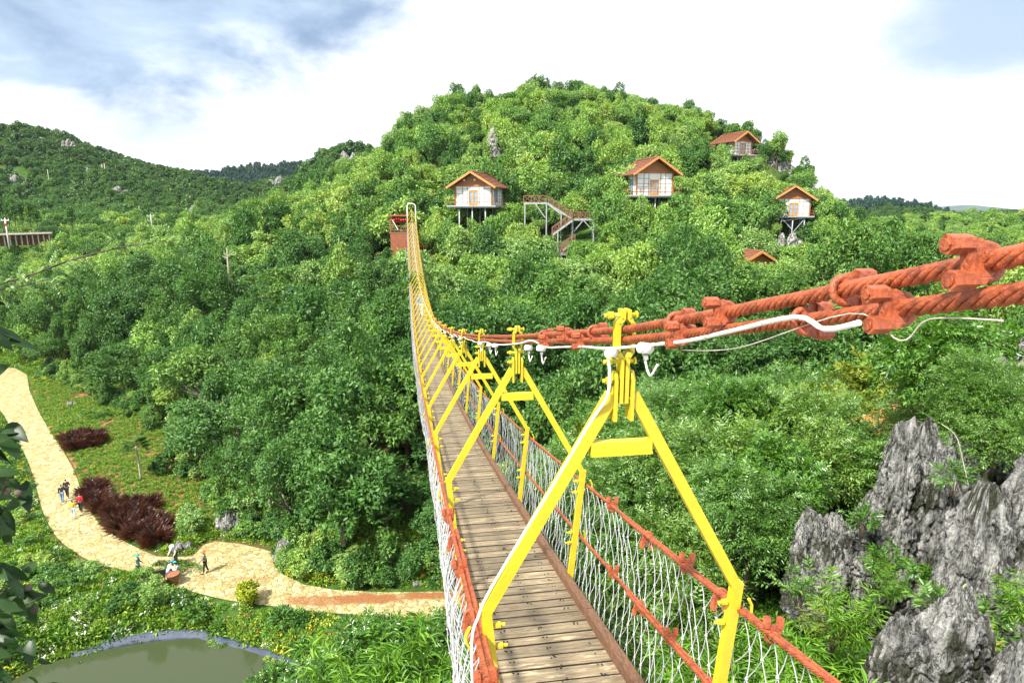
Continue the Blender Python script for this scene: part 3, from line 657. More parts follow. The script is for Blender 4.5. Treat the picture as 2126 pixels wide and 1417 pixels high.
    far(3.6, (-330, 0), (215, 330), 22, lambda a, b: (_n2(a, b, 26, 9) > -.36), ['far', 'far', 'hilldark'], .5, 1.15)
    far(3.8, (-450, 0), (330, 500), 23, lambda a, b: (_n2(a, b, 30, 9) > -.38), ['far'], .5, 1.2)
    far(6.0, (-620, -60), (560, 780), 24, lambda a, b: b > 0, ['conifer', 'conifer', 'far'], .8, 1.3)
    far(3.2, (60, 380), (110, 300), 26, lambda a, b: a > 128 - np.clip(b - 235, 0, 60) * 1.5, ['hill', 'far', 'hilltwo'], .5, .95)
    far(4.2, (150, 520), (300, 640), 27, lambda a, b: b > 0, ['far'], .4, .75)
    far(4.6, (215, 330), (490, 630), 28, lambda a, b: np.hypot((a - 305) / 62, (b - 560) / 70) < 1, ['conifer', 'far', 'conifer'], .6, 1.1)
    fx, fy, fs = np.concatenate(fx), np.concatenate(fy), np.concatenate(fs); fz = ground(fx, fy); fv = rng.integers(0, 100, len(fx))
    FP = np.array([(a, b, c + KIND[k][0].h * s_ * .6) for a, b, c, k, s_ in zip(fx, fy, fz, fk, fs)])
    pxx, pyy, dd = project(FP + np.array([0, 0, 1.5])); ok = np.ones(len(FP), bool)
    for (a, b, c_, e, D) in CLEAR:
        ok &= ~((FP[:, 1] < D) & (pxx > a - 8) & (pxx < c_ + 8) & (pyy > b - 4) & (pyy < e + 14))
    FV = np.array([off[k] + v % len(KIND[k]) for k, v in zip(fk, fv)]); FS = np.repeat(fs[:, None], 3, 1)
    near_o = scatter('forest', P, S, V, meshes, seed=1)
    tag(near_o, 'dense mixed green forest filling the slopes of the cabin hill', 'forest')
    far_o = scatter('far_forest', FP[ok], FS[ok], FV[ok], meshes, seed=2)
    tag(far_o, 'distant green forest covering the far hills and ridges', 'forest')
    print('forest', n, 'kept', int(keep.sum()), 'individual', len(pick), 'stuff', len(rest), 'far', int(ok.sum()))
plant_forest()
# ------------------------------------------------------------------ the suspension bridge (local axes: x across, y along, z up)
BA, BOFF = -0.160, 0.976
BX, BY = BOFF * math.cos(BA), -BOFF * math.sin(BA)
S1, DS, NF = 2.815, 2.951, 35
KS, SM, ZM = 0.002165, 52.0, -7.15
def zc(s): return ZM + KS * (s - SM) ** 2          # height of the frame corners (hand cable) along the span
def bworld(l, s, z):
    return Vector((BX + l * math.cos(BA) + s * math.sin(BA), BY - l * math.sin(BA) + s * math.cos(BA), z))
SEND = S1 + DS * (NF - 1)
def bridge_sx(px, l=0, zf=None):
    """s on the line (l, zf(s)) that shows at picture column px (near end)"""
    best = min((abs(project(np.array(bworld(l, s, (zf or zc)(s))))[0] - px), s) for s in np.arange(.35, 9, .01)); return best[1]
def cable_z(s):
    """upper main cable: hung at the frames, a little steeper towards the near tower"""
    hc = 1.362
    if s < S1: return zc(S1) + hc + (S1 - s) * .238 + (S1 - s) ** 2 * .006
    i = min((s - S1) / DS, NF - 1.001); k = int(i); f = i - k
    return (zc(S1 + DS * k) * (1 - f) + zc(S1 + DS * (k + 1)) * f) + hc
HW = .65
def post_l(h): return HW - .115 * min(max(-h / 1.15, 0), 1.3)
def strands(mb, path, r, n=6, pitch=.26, m=6, hand=1):
    """a wire rope: n strands laid helically along the path"""
    P = [Vector(p) for p in path]; acc = [0]
    for a, b in zip(P, P[1:]): acc.append(acc[-1] + (b - a).length)
    step = pitch / 14; k = int(acc[-1] / step); pts, tans = [], []; j = 0
    for i in range(k + 1):
        t = acc[-1] * i / k
        while j < len(acc) - 2 and acc[j + 1] < t: j += 1
        f = (t - acc[j]) / (acc[j + 1] - acc[j]); pts.append(P[j].lerp(P[j + 1], f)); tans.append((P[j + 1] - P[j]).normalized())
    for q in range(n):
        path_ = []
        for i, (p, tg) in enumerate(zip(pts, tans)):
            a = 2 * PI * (q / n + hand * i / 14); u = tg.cross(Vector((0, 0, 1))).normalized(); v = u.cross(tg)
            path_.append(p + (u * math.cos(a) + v * math.sin(a)) * r * .63)
        mb.tube(path_, r * .34, m, sm=True)
    mb.tube(pts[::3], r * .40, 6)
def hexbolt(mb, a, b, r, n=6):
    mb.tube([a, b], r, n)
def build_bridge():
    br = empty('suspension_bridge', (BX, BY, 0), 'yellow framed suspension footbridge with plank deck and red cables crossing the wooded valley', 'bridge', rotz=-BA)
    Y, R = M['yellow_paint'], M['red_oxide']
    # ---- deck boards
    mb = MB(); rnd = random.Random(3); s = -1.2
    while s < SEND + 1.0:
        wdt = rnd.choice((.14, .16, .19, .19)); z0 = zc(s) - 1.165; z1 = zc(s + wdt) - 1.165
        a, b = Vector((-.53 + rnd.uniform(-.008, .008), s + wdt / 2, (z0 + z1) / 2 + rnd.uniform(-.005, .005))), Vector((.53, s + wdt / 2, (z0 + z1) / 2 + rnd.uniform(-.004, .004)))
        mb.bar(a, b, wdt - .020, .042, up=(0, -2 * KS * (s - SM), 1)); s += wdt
    dk = mb.build('deck', [M['deck_wood'], MATS.get('deck_gap_dark') or mat('deck_gap_dark', (.035, .024, .016), .9)], br)  # near-black board sides: aged edges, with gap shade put into the colour
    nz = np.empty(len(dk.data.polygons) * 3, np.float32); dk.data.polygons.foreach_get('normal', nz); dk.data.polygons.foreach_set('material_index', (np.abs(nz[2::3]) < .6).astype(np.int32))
    bt = MB()
    for i in range(int((14 + 1) / .17)):
        s = -1 + i * .17
        for l in (-.3, -.27, .02, .05, .33, .36):
            if rnd.random() < .75: bt.tube([(l + rnd.uniform(-.02, .02), s + rnd.uniform(-.05, .05), zc(s) - 1.150), (l, s, zc(s) - 1.140)], .006, 6)
    bt.build('deck_nails', M['dark'], br)['kind'] = 'stuff'
    for side in (-1, 1):
        s = -1.0; k = 0
        while s < SEND:
            e = min(s + 2.9 + .05, SEND + .5); mb = MB(); seg = 4
            for q in range(seg):
                a, b = s + (e - s - .02) * q / seg, s + (e - s - .02) * (q + 1) / seg
                mb.bar((side * .49, a, zc(a) - 1.105 + .004 * (k % 2)), (side * .49, b, zc(b) - 1.105 + .004 * (k % 2)), .075, .085, bev=.008)
            mb.build('kerb_beam', M['brown_wood'], br); s = e; k += 1
    # ---- cross beams and stringer cables below the deck
    mb = MB()
    for l in (-.42, 0, .42):
        mb.tube([(l, s, zc(s) - 1.24) for s in np.arange(-1.2, SEND + .5, 1.0)], .022, 6)
    mb.build('deck_cables', R, br)
    # ---- frames
    fr = MB(); t = .054
    for sd_ in (-1, 1):
        fr.bar((sd_ * .048, 0, 1.06), (sd_ * HW, 0, 0.0), t, t, up=(0, 1, 0))
        fr.bar((sd_ * (HW + .004), 0, .026), (sd_ * .535, 0, -1.24), t * .98, t * .96, up=(0, 1, 0))
    fr.bar((-.60, 0, -1.24), (.60, 0, -1.24), .07, .08)
    cb = MB(); cb.bar((-.150, -.006, .80), (.150, -.006, .80), .045, .064)
    cb.bar((-.150, -.032, .772), (.150, -.032, .772), .012, .012)
    hg = MB()
    for sd_ in (-1, 1):
        hg.box((sd_ * .040, 0, 1.035), (.017, .075, .20)); hg.tube([(sd_ * .0315, 0, 1.135), (sd_ * .0485, 0, 1.135)], .0375, 14)
        for (z0, x0, z1, x1) in ((1.02, .013, 1.235, .013), (1.235, .013, 1.262, .034), (1.262, .034, 1.395, .034), (1.395, .034, 1.415, .013), (1.415, .013, 1.455, .013)):
            hg.bar((sd_ * x0, 0, z0), (sd_ * x1, 0, z1 + .004), .017, .066, up=(0, 1, 0))
    bolts = MB()
    for z in (1.125, 1.215, 1.432):
        hexbolt(bolts, (-.062, 0, z), (.062, 0, z), .010, 8)
        for a, b in ((-.080, -.055), (.052, .060)): hexbolt(bolts, (a, 0, z), (b, 0, z), .0175)
        hexbolt(bolts, (-.095, 0, z), (-.080, 0, z), .010, 8)
    clamps = []
    for sd_ in (-1, 1):
        for hs in ((-.085, -.20), (-.62, -.73)):
            ub = MB()
            for h in hs:
                l = post_l(h); ub.tube([(sd_ * (l - .085), 0, h), (sd_ * (l + .03), 0, h)], .009, 6); ub.tube([(sd_ * (l - .062), 0, h), (sd_ * (l - .034), 0, h)], .017, 6)
            h = sum(hs) / 2; l = post_l(h) + .062; ub.tube([(sd_ * l + sd_ * .03, 0, h + .06), (sd_ * l + sd_ * .05, 0, h + .02), (sd_ * l + sd_ * .05, 0, h - .02), (sd_ * l + sd_ * .03, 0, h - .06)], .009, 6)
            clamps.append(ub)
    base = None; near_parts = []
    for i in range(NF):
        s = S1 + DS * i; z = zc(s)
        if base is None:
            f = fr.build('frame', Y, br); subs = [cb.build('crossbar', Y, f), hg.build('hanger', Y, f), bolts.build('hanger_bolts', Y, f), *[u.build('cable_clamp', Y, f) for u in clamps]]
            base = f
        else:
            f = link(base.copy()); f.parent = br
            for q in subs: c = link(q.copy()); c.parent = f
        f.location = (0, s, z); f.rotation_euler = (math.radians(rnd.uniform(-.8, .8)) if i else 0, math.radians(rnd.uniform(-.5, .5)) if i else 0, math.radians(rnd.uniform(-1, 1)) if i else 0)
    # ---- main cables
    up_ = lambda s: cable_z(s); lo_ = lambda s: cable_z(s) - .048 - .016 * min(1, max(0, (S1 - s) / 2))
    for k, zf in enumerate((up_, lo_)):
        mb = MB(); strands(mb, [(0, s, zf(s)) for s in np.arange(-1.0, 12.01, .2)], .0200, pitch=.18, hand=1)
        mb.tube([(0, s, zf(s)) for s in [12.0] + [S1 + DS * i for i in range(4, NF)] + [SEND + 2.2]], .020, 8)
        mb.build('main_cable', R, br)
    # ---- wire rope clips: saddle, U bolt and two nuts
    def clip(parent_l, s, z, slope, flip, size, name='cable_clip', vertical=False, roll=0):
        c = MB(); r = size
        # axes: x = along the bolts, y = along the cable, z = across
        c.bar((-r * 1.15, 0, -r * 1.75), (-r * 1.15, 0, r * 1.75), r * 1.5, r * .75, up=(0, 1, 0), bev=r * .2)
        c.bar((-r * .75, 0, -r * 1.15), (-r * .75, 0, r * 1.15), r * 2.1, r * .8, up=(0, 1, 0), bev=r * .3)
        arc = [(-r * 2.1, 0, r * 1.25)] + [(r * 1.2 * math.cos(a) * 1.0, 0, r * 1.25 * math.sin(a)) for a in np.linspace(PI / 2, -PI / 2, 11)] + [(-r * 2.1, 0, -r * 1.25)]
        c.tube(arc, r * .40, 8)
        for q in (-1, 1):
            c.tube([(-r * 1.4, 0, q * r * 1.35), (-r * 3.3, 0, q * r * 1.35)], r * .80, 6); c.tube([(-r * 3.3, 0, q * r * 1.35), (-r * 3.45, 0, q * r * 1.35)], r * .45, 8)
        o = c.build(name, R, br)
        Mx = Matrix.Rotation(math.atan(slope), 4, 'X')
        if vertical: Mx = Mx @ Matrix.Rotation(roll, 4, 'Y') @ Matrix.Rotation(PI / 2 if not flip else -PI / 2, 4, 'Y')
        else: Mx = Mx @ Matrix.Rotation(roll, 4, 'Y') @ (Matrix.Rotation(PI, 4, 'Z') if flip else Matrix.Identity(4))
        o.matrix_local = Matrix.Translation((parent_l, s, z)) @ Mx; return o
    slope_at = lambda zf, s: (zf(s + .1) - zf(s - .1)) / .2
    for px, fl_ in ((2052, 0), (1752, 1), (1512, 0), (1402, 1), (1232, 1), (1180, 0), (1128, 1)):
        s = bridge_sx(px, 0, up_); clip(0, s, up_(s), slope_at(up_, s), fl_, .0228)
    for px, fl_ in ((1868, 0), (1668, 1), (1425, 0), (1215, 0), (1140, 0)):
        s = bridge_sx(px, 0, lo_); clip(0, s, lo_(s), slope_at(lo_, s), fl_, .0228)
    # ---- hand cables and lower side cables
    for sd_ in (-1, 1):
        for h, lim in ((-.14, 4.9), (-.675, 4.4)):
            l = sd_ * (post_l(h) + .058); zf = lambda s, h=h: zc(s) + h
            mb = MB(); strands(mb, [(l, s, zf(s)) for s in np.arange(-.8, 9.01, .3)], .0165, pitch=.16)
            mb.tube([(l, s, zf(s)) for s in [9.0] + list(np.arange(9.5, SEND + .6, 1.4))], .016, 6)
            mb.build('hand_cable' if h > -.3 else 'side_cable', R, br)
            mb = MB(); strands(mb, [(l - sd_ * .029, s, zf(s) + .008) for s in np.arange(-.8, lim, .3)], .0150, pitch=.16); mb.build('spliced_cable_end', R, br)
    hr = lambda s: zc(s) - .155
    for px, fl_ in ((1270, 0), (1345, 1), (1425, 0), (1497, 1), (1602, 0), (1758, 1)):
        l = post_l(-.14) + .062; s = bridge_sx(px, l, hr); clip(l, s, hr(s), slope_at(hr, s), fl_, .026, vertical=True, roll=.15)
    sr = lambda s: zc(s) - .69
    for px, fl_ in ((1272, 0), (1327, 1), (1392, 0), (1470, 1)):
        l = post_l(-.675) + .06; s = bridge_sx(px, l, sr); clip(l, s, sr(s), slope_at(sr, s), fl_, .023, vertical=True, roll=.15)
    for s, fl_ in ((5.0, 0), (4.45, 1), (3.75, 0), (3.1, 1), (2.35, 0), (1.8, 1)):
        l = -(post_l(-.14) + .062); clip(l, s, hr(s), slope_at(hr, s), fl_, .025, vertical=True, roll=-.1)
    # ---- side nets of knotted rope
    pitch, rows, rh = .145, 7, .18
    for sd_ in (-1, 1):
        mb = MB(); n = int((SEND + 1) / pitch); rg = np.random.default_rng(40 + sd_); J = rg.normal(0, 1, (n + 2, rows + 1, 3)) * np.array([.010, .009, .008])
        wav = np.cumsum(rg.normal(0, .006, n + 2)); wav -= np.linspace(wav[0], wav[-1], n + 2); wav = np.clip(wav, -.05, .05)
        def node(i, j):
            b = j / rows; h = -.16 - b * 1.10; s = -.8 + (i + .5 * (j % 2)) * pitch
            bulge = (.06 + .07 * (sd_ < 0) + wav[i]) * math.sin(PI * min(1, b * 1.02)) ** .8
            l = sd_ * (post_l(h) + .06 + bulge); jj = J[i, j] * (0.25 if j in (0, rows) else 1)
            return Vector((l + jj[0], s + jj[1] + .03 * math.sin(i * .7 + j), zc(s) + h + jj[2]))
        for i in range(n):
            for j in range(rows):
                if j % 2 == 0: prs = ((i, i), (i, i - 1) if i else None)
                else: prs = ((i, i), (i, i + 1))
                for p in prs:
                    if p is None: continue
                    a, b = node(p[0], j), node(p[1], j + 1); near = a.y < 9
                    r = .0029 if near else .0031
                    if near: mb.tube([a, a.lerp(b, .5) + Vector((sd_ * .006, 0, -.004)), b], r, 4, cap=False)
                    else: mb.tube([a, b], r, 3, cap=False)
                if i * pitch < 8: 
                    c = node(i, j); mb.tube([c + Vector((0, 0, .013)), c, c - Vector((0, 0, .013))], [.003, .0098, .003], 6)
        mb.build('side_net', M['net_rope'], br)
    # ---- lamp conduit along the main cable, white paint flaking off
    Cn = lambda s, dl=-.055, dz=-.10: Vector((dl * .8, s, cable_z(s) + dz * 1.05 + .014))
    s_a, s_b, s_c, s_d, s_e = (bridge_sx(v, -.05, lo_) for v in (1775, 1650, 1430, 1350, 1262))
    pts = [Cn(s_a, -.045, -.092), Cn((s_a + s_b) / 2, -.05, -.098), Cn(s_b, -.06, -.062), Cn((s_b + s_c) / 2, -.062, -.075), Cn(s_c, -.062, -.090), Cn(s_d, -.062, -.092), Cn(s_e, -.060, -.095)]
    rnd2 = random.Random(8); s = s_e
    lamps = [s_d, s_e]
    while s < 26:
        s += .48; pts.append(Cn(s, -.05, rnd2.uniform(-.10, -.05)))
        if rnd2.random() < .3: lamps.append(s)
    far_pts = [Cn(s, -.05, -.04 + .02 * math.sin(s * 3)) for s in np.arange(26.5, SEND, 1.0)]
    mb = MB(); mb.tube([tuple(p) for p in catmull([tuple(p) for p in pts], 4)], .0066, 8); mb.tube(far_pts, .013, 6); mb.build('lamp_conduit', M['white_paint'], br)
    def lampfit(s):
        m_ = MB(); p = Vector((-.067, s, cable_z(s) - .096)); m_.tube([p + Vector((-.026, -.012, .006)), p + Vector((.02, .012, -.004))], .022, 14); m_.tube([p + Vector((-.026, -.012, .006)), p + Vector((-.031, -.014, .007))], [.022, .016], 14)
        m_.tube([p + Vector((0, 0, -.028)), p + Vector((.002, 0, -.045))], .010, 8); m_.tube([tuple(v) for v in catmull([p + Vector((0, 0, -.05)), p + Vector((.0, -.02, -.078)), p + Vector((.0, -.055, -.095)), p + Vector((0, -.085, -.075)), p + Vector((.01, -.10, -.04))], 4)], .0042, 6)
        m_.build('lamp', M['white_paint'], br)
    for s in lamps[:1] + lamps[2:]: lampfit(s)
    m_ = MB(); p = Vector((-.075, S1 - .05, cable_z(S1) - .094)); m_.tube([p + Vector((-.02, -.008, .0)), p + Vector((.02, .012, -.002))], .021, 14); m_.build('lamp', M['white_paint'], br)
    # loose thin wire on the near cables
    mb = MB(); mb.tube([tuple(v) for v in catmull([Cn(bridge_sx(2120, 0, lo_), -.03, -.115), Cn(bridge_sx(1960, 0, lo_), -.03, -.10), Cn(bridge_sx(1900, 0, lo_), -.035, -.135), Cn(bridge_sx(1790, 0, lo_), -.04, -.07), Cn(bridge_sx(1560, 0, lo_), -.05, -.125), Cn(bridge_sx(1440, 0, lo_), -.05, -.12)], 6)], .0016, 5); mb.build('loose_wire', M['bark_pale'], br)
    # white pipe taped down the first frame's left leg
    mb = MB(); z = zc(S1)
    mb.tube([tuple(v) for v in catmull([(-.085, S1 - .045, z + 1.235), (-.078, S1 - .045, z + 1.16), (-.090, S1 - .05, z + 1.06), (-.16, S1 - .02, z + .925), (-.345, S1 - .01, z + .595), (-.62, S1 - .01, z + .130), (-.690, S1 - .03, z - .01), (-.725, S1 - .06, z - .12), (-.72, S1 - .05, z - .5), (-.68, S1, z - 1.0)], 6)], .0072, 8); mb.build('wire_pipe', M['white_plain'], br)
    # ---- far portal and anchor
    mb = MB(); s = SEND + 1.2; z = zc(SEND)
    for sd_ in (-1, 1): mb.bar((sd_ * .64, s, z - 5.5), (sd_ * .64, s, z + 1.75), .15, .3, up=(0, 1, 0))
    for k in range(9):
        a0, a1 = PI * k / 9, PI * (k + 1) / 9
        mb.bar((.62 * math.cos(a0), s, z + 1.75 + .35 * math.sin(a0)), (.62 * math.cos(a1), s, z + 1.75 + .35 * math.sin(a1)), .14, .3, up=(0, 1, 0))
    mb.build('portal', M['white_plain'], br)
build_bridge()
# ------------------------------------------------------------------ cabins on stilts
def cabin(loc, rotz, label, w=6.1, dp=6.6, h=3.0, rise=2.3, over=1.05, stilt=6.0, front=1.1, rail_sides=(1, 1), spots=False, braces=False, side_w=(1.1, 1.1)):
    t = empty('stilt_cabin', loc, label, 'cabin', 'wooden cabins on the hillside', rotz)
    x = w / 2; rise *= .78; h += .12
    # walls: white panels, real thickness, door opening left in the front
    mb = MB(); dw, dh = 1.55, 2.35; th = .14
    mb.box((-(x + dw / 2) / 2, th / 2, h / 2), (x - dw / 2, th, h)); mb.box(((x + dw / 2) / 2, th / 2, h / 2), (x - dw / 2, th, h)); mb.box((0, th / 2, (h + dh) / 2), (dw, th, h - dh))
    for sd_ in (-1, 1): mb.box((sd_ * (x - th / 2), dp / 2 + .003, h / 2), (th, dp - 2 * th - .006, h))
    mb.box((0, dp - th / 2, h / 2), (w, th, h)); mb.build('wall', M['wall_white'], t)
    fr = MB(); p = .012
    for fx in (-.97, -.60, -.33, .33, .60, .97):
        fr.box((fx * x, -.02, h / 2), (.10, .04, h - .02))
    for (xa, xb) in ((-x, -dw / 2), (dw / 2, x)):
        for k, z in enumerate((.45, 1.1, 1.75, 2.4)):
            fr.box(((xa + xb) / 2, -.015, z + (.12 if k % 2 else 0)), (xb - xa - .02, .03, .07))
    for sd_ in (-1, 1):
        for k in range(6): fr.box((sd_ * (x + .02), dp * (k + .5) / 6, h / 2), (.04, .07, h - .02))
        for z in (.5, 1.5, 2.4): fr.box((sd_ * (x + .015), dp / 2, z), (.03, dp - .1, .05))
    fr.build('wall_frame', M['batten'], t)
    cp = MB()
    for sx in (-1, 1):
        for yy in (-.05, dp + .0): cp.box((sx * (x + .02), yy, h / 2), (.17, .17, h))
    cp.build('corner_post', M['orange_wood'], t)
    # side window
    for sd_ in (-1, 1):
        wf = MB(); wf.box((sd_ * (x + .035), dp * .32, 1.5), (.07, 1.5, 1.9)); f = wf.build('window', M['brown_wood'], t)
        pn = MB(); pn.box((sd_ * (x + .075), dp * .32 - .36, 1.5), (.012, .62, 1.65)); pn.box((sd_ * (x + .075), dp * .32 + .36, 1.5), (.012, .62, 1.65)); pn.build('pane', M['pane_glass'], f)
    # french door
    d = MB(); fw = .13
    for sx in (-1, 1):
        d.box((sx * (dw / 2 - fw / 2), .03, dh / 2), (fw, .16, dh)); d.box((sx * .07, .05, dh / 2), (.13, .10, dh - .1))
        d.box((sx * .38, .05, .18), (.5, .09, .34)); d.box((sx * .38, .05, 1.35), (.5, .09, .09))
    d.box((0, .03, dh - fw / 2), (dw - 2 * fw, .16, fw)); d.box((0, .05, dh - .25), (dw - 2 * fw, .09, .12))
    dd = d.build('door', M['door_wood'], t); g = MB()
    for sx in (-1, 1): g.box((sx * .38, .07, 1.3), (.46, .02, 1.9))
    g.build('pane', M['pane_glass'], dd); hn = MB(); hn.tube([(.09, -.015, 1.0), (.09, -.015, 1.25)], .018, 6); hn.build('handle', M['dark'], dd)
    # gables of boards
    for yy in (.07, dp - .07):
        gb = MB(); n = 7; sl = rise / x
        for k in range(n):
            z0, z1 = rise * k / n, rise * (k + 1) / n - .02; xa, xb = x - z0 / sl, max(.02, x - z1 / sl)
            vs = [(-xa, yy - .07, h + z0), (xa, yy - .07, h + z0), (xb, yy - .07, h + z1), (-xb, yy - .07, h + z1)]; vs += [(a, yy + .07, c) for a, b, c in vs]
            gb.add([Vector(v) for v in vs], [(0, 1, 2, 3), (7, 6, 5, 4), (0, 4, 5, 1), (1, 5, 6, 2), (2, 6, 7, 3), (3, 7, 4, 0)])
        gb.box((0, yy - .12 if yy < 1 else yy + .12, h - .08), (w + .2, .12, .26)); gb.build('gable', M['orange_wood'], t)
    if spots:
        for sx in (-.98, .25):
            q = MB(); q.tube([(sx * 1.45, -.34, h + .75), (sx * 1.45, -.12, h + .85)], [.17, .10], 10); q.tube([(sx * 1.45, -.2, h + .86), (sx * 1.45, -.02, h + .95)], .03, 6); q.build('spotlight', M['white_plain'], t)
    # roof: two tiled slopes with thickness, ridge tiles, fascia boards
    L0, L1 = -front - .15, dp + .7; sl = rise / x; xe = x + over; ze = h - over * sl; zr = h + rise + .12; rf = MB()
    for sd_ in (-1, 1):
        nrm = Vector((sd_ * sl, 0, 1)).normalized() * .16
        a = [Vector((0, L0, zr)), Vector((sd_ * xe, L0, ze + .12)), Vector((sd_ * xe, L1, ze + .12)), Vector((0, L1, zr))]; b = [v + nrm for v in a]
        b[0].x = 0; b[3].x = 0; vs = a + b
        rf.add(vs, [(0, 1, 2, 3), (7, 6, 5, 4), (0, 4, 5, 1), (1, 5, 6, 2), (2, 6, 7, 3)] if sd_ < 0 else [(3, 2, 1, 0), (4, 5, 6, 7), (1, 5, 4, 0), (2, 6, 5, 1), (3, 7, 6, 2)])
        n = 9
        for k in range(n):
            f = (k + .5) / n; c = Vector((sd_ * xe * f, (L0 + L1) / 2, zr + (ze + .12 - zr) * f)) + nrm * 1.12
            rf.bar(c + Vector((0, -(L1 - L0) / 2 + .02, 0)), c + Vector((0, (L1 - L0) / 2 - .02, 0)), .09, .05, up=(sd_ * sl, 0, 1))
    rr = rf.build('roof', M['roof_tile'], t); cap_ = MB(); cap_.tube([(0, L0 - .03, zr + .15), (0, L1 + .03, zr + .15)], .14, 8); cap_.build('ridge_tile', M['roof_tile'], rr)
    for yy in (L0 - .045, L1 + .045):
        for sd_ in (-1, 1):
            q = MB(); q.bar((sd_ * .01, yy, zr + .07), (sd_ * (xe + .05), yy, ze + .17), .09, .30, up=(sd_ * sl, 0, 1)); q.build('fascia', M['fascia'], t)
    # platform, railing, stilts
    pl_ = MB(); xa, xb = -x - side_w[0], x + side_w[1]; pl_.box(((xa + xb) / 2, (dp - front) / 2, -.12), (xb - xa, dp + front + .2, .18)); pl_.box(((xa + xb) / 2, (dp - front) / 2, -.30), (xb - xa - .3, dp + front - .1, .16))
    pf = pl_.build('platform', M['stilt_steel'], t)
    rl = MB(); yf = -front - .02
    segs = [((xa + .05, yf), (xb - .05, yf)), ((xa + .05, yf), (xa + .05, dp * .6)), ((xb - .05, yf), (xb - .05, dp * .6))]
    for (a, b) in segs:
        for z in (.95, .5): rl.bar((a[0], a[1], z), (b[0], b[1], z), .06, .05)
        n = max(2, int(math.hypot(b[0] - a[0], b[1] - a[1]) / 1.3))
        for k in range(n + 1):
            f = k / n; rl.bar((a[0] + (b[0] - a[0]) * f, a[1] + (b[1] - a[1]) * f, -.02), (a[0] + (b[0] - a[0]) * f, a[1] + (b[1] - a[1]) * f, 1.0), .07, .07, up=(0, 1, 0))
    rl.build('railing', M['red_brown_panel'], t)
    cr, sr_ = math.cos(rotz), math.sin(rotz)
    for sx in (-.72, 0, .72):
        for yy in (-front * .5, dp * .45, dp * .95):
            wx, wy = loc[0] + sx * x * cr - yy * sr_, loc[1] + sx * x * sr_ + yy * cr; zb = min(-1.0, gz(wx, wy) - loc[2] - .6)
            q = MB(); q.tube([(sx * x, yy, -.36), (sx * x * 1.06, yy, zb)], .11, 8); q.build('stilt', M['stilt_steel'], t)
    if braces:
        for (a, b) in (((-.72 * x, -front * .5, -.4), (0, -front * .5, -2.4)), ((.72 * x, -front * .5, -.5), (0, -front * .5, -3.2)), ((-.72 * x, -front * .5, -.9), (.72 * x, -front * .5, -.45)), ((0, -front * .5, -2.9), (.72 * x, -front * .5, -3.4))):
            q = MB(); q.bar(a, b, .12, .12); q.build('brace', M['grey_steel'], t)
    return t
def face(px, yaw):
    """rotation that turns a front to the viewer at picture column px, then yaw"""
    return -math.atan2((px - 1063) / FPX, 1.0) + math.radians(yaw)
def cloc(px, py, D): return tuple(at(px, py, D))
cabin(cloc(983, 426, 106), face(983, -21), 'orange roofed white cabin right of the bridge end, two white spotlights on its gable', spots=True, stilt=6)
cabin(cloc(1358, 405, 105), face(1358, 24), 'largest looking white cabin at middle height of the hill, long left roof slope in view', w=6.0, h=3.4, rise=2.5)
cabin(cloc(1646, 448, 120), face(1646, 8), 'white cabin on tall braced steel stilts above a pale rock, lowest of the walled cabins', w=5.4, dp=5.6, h=3.1, braces=True, front=.9, side_w=(.3, .8))
cabin(cloc(1541, 321, 140), face(1541, 42), 'small cabin near the hilltop, half hidden behind tree crowns', w=4.5, dp=5.6, h=2.7, rise=1.8)
cabin(cloc(1572, 585, 84), face(1572, 38), 'cabin sunk in trees below the stilted one, only its orange roof showing', w=4.4, dp=4.6, h=2.4, rise=1.5, over=.7, front=.4)

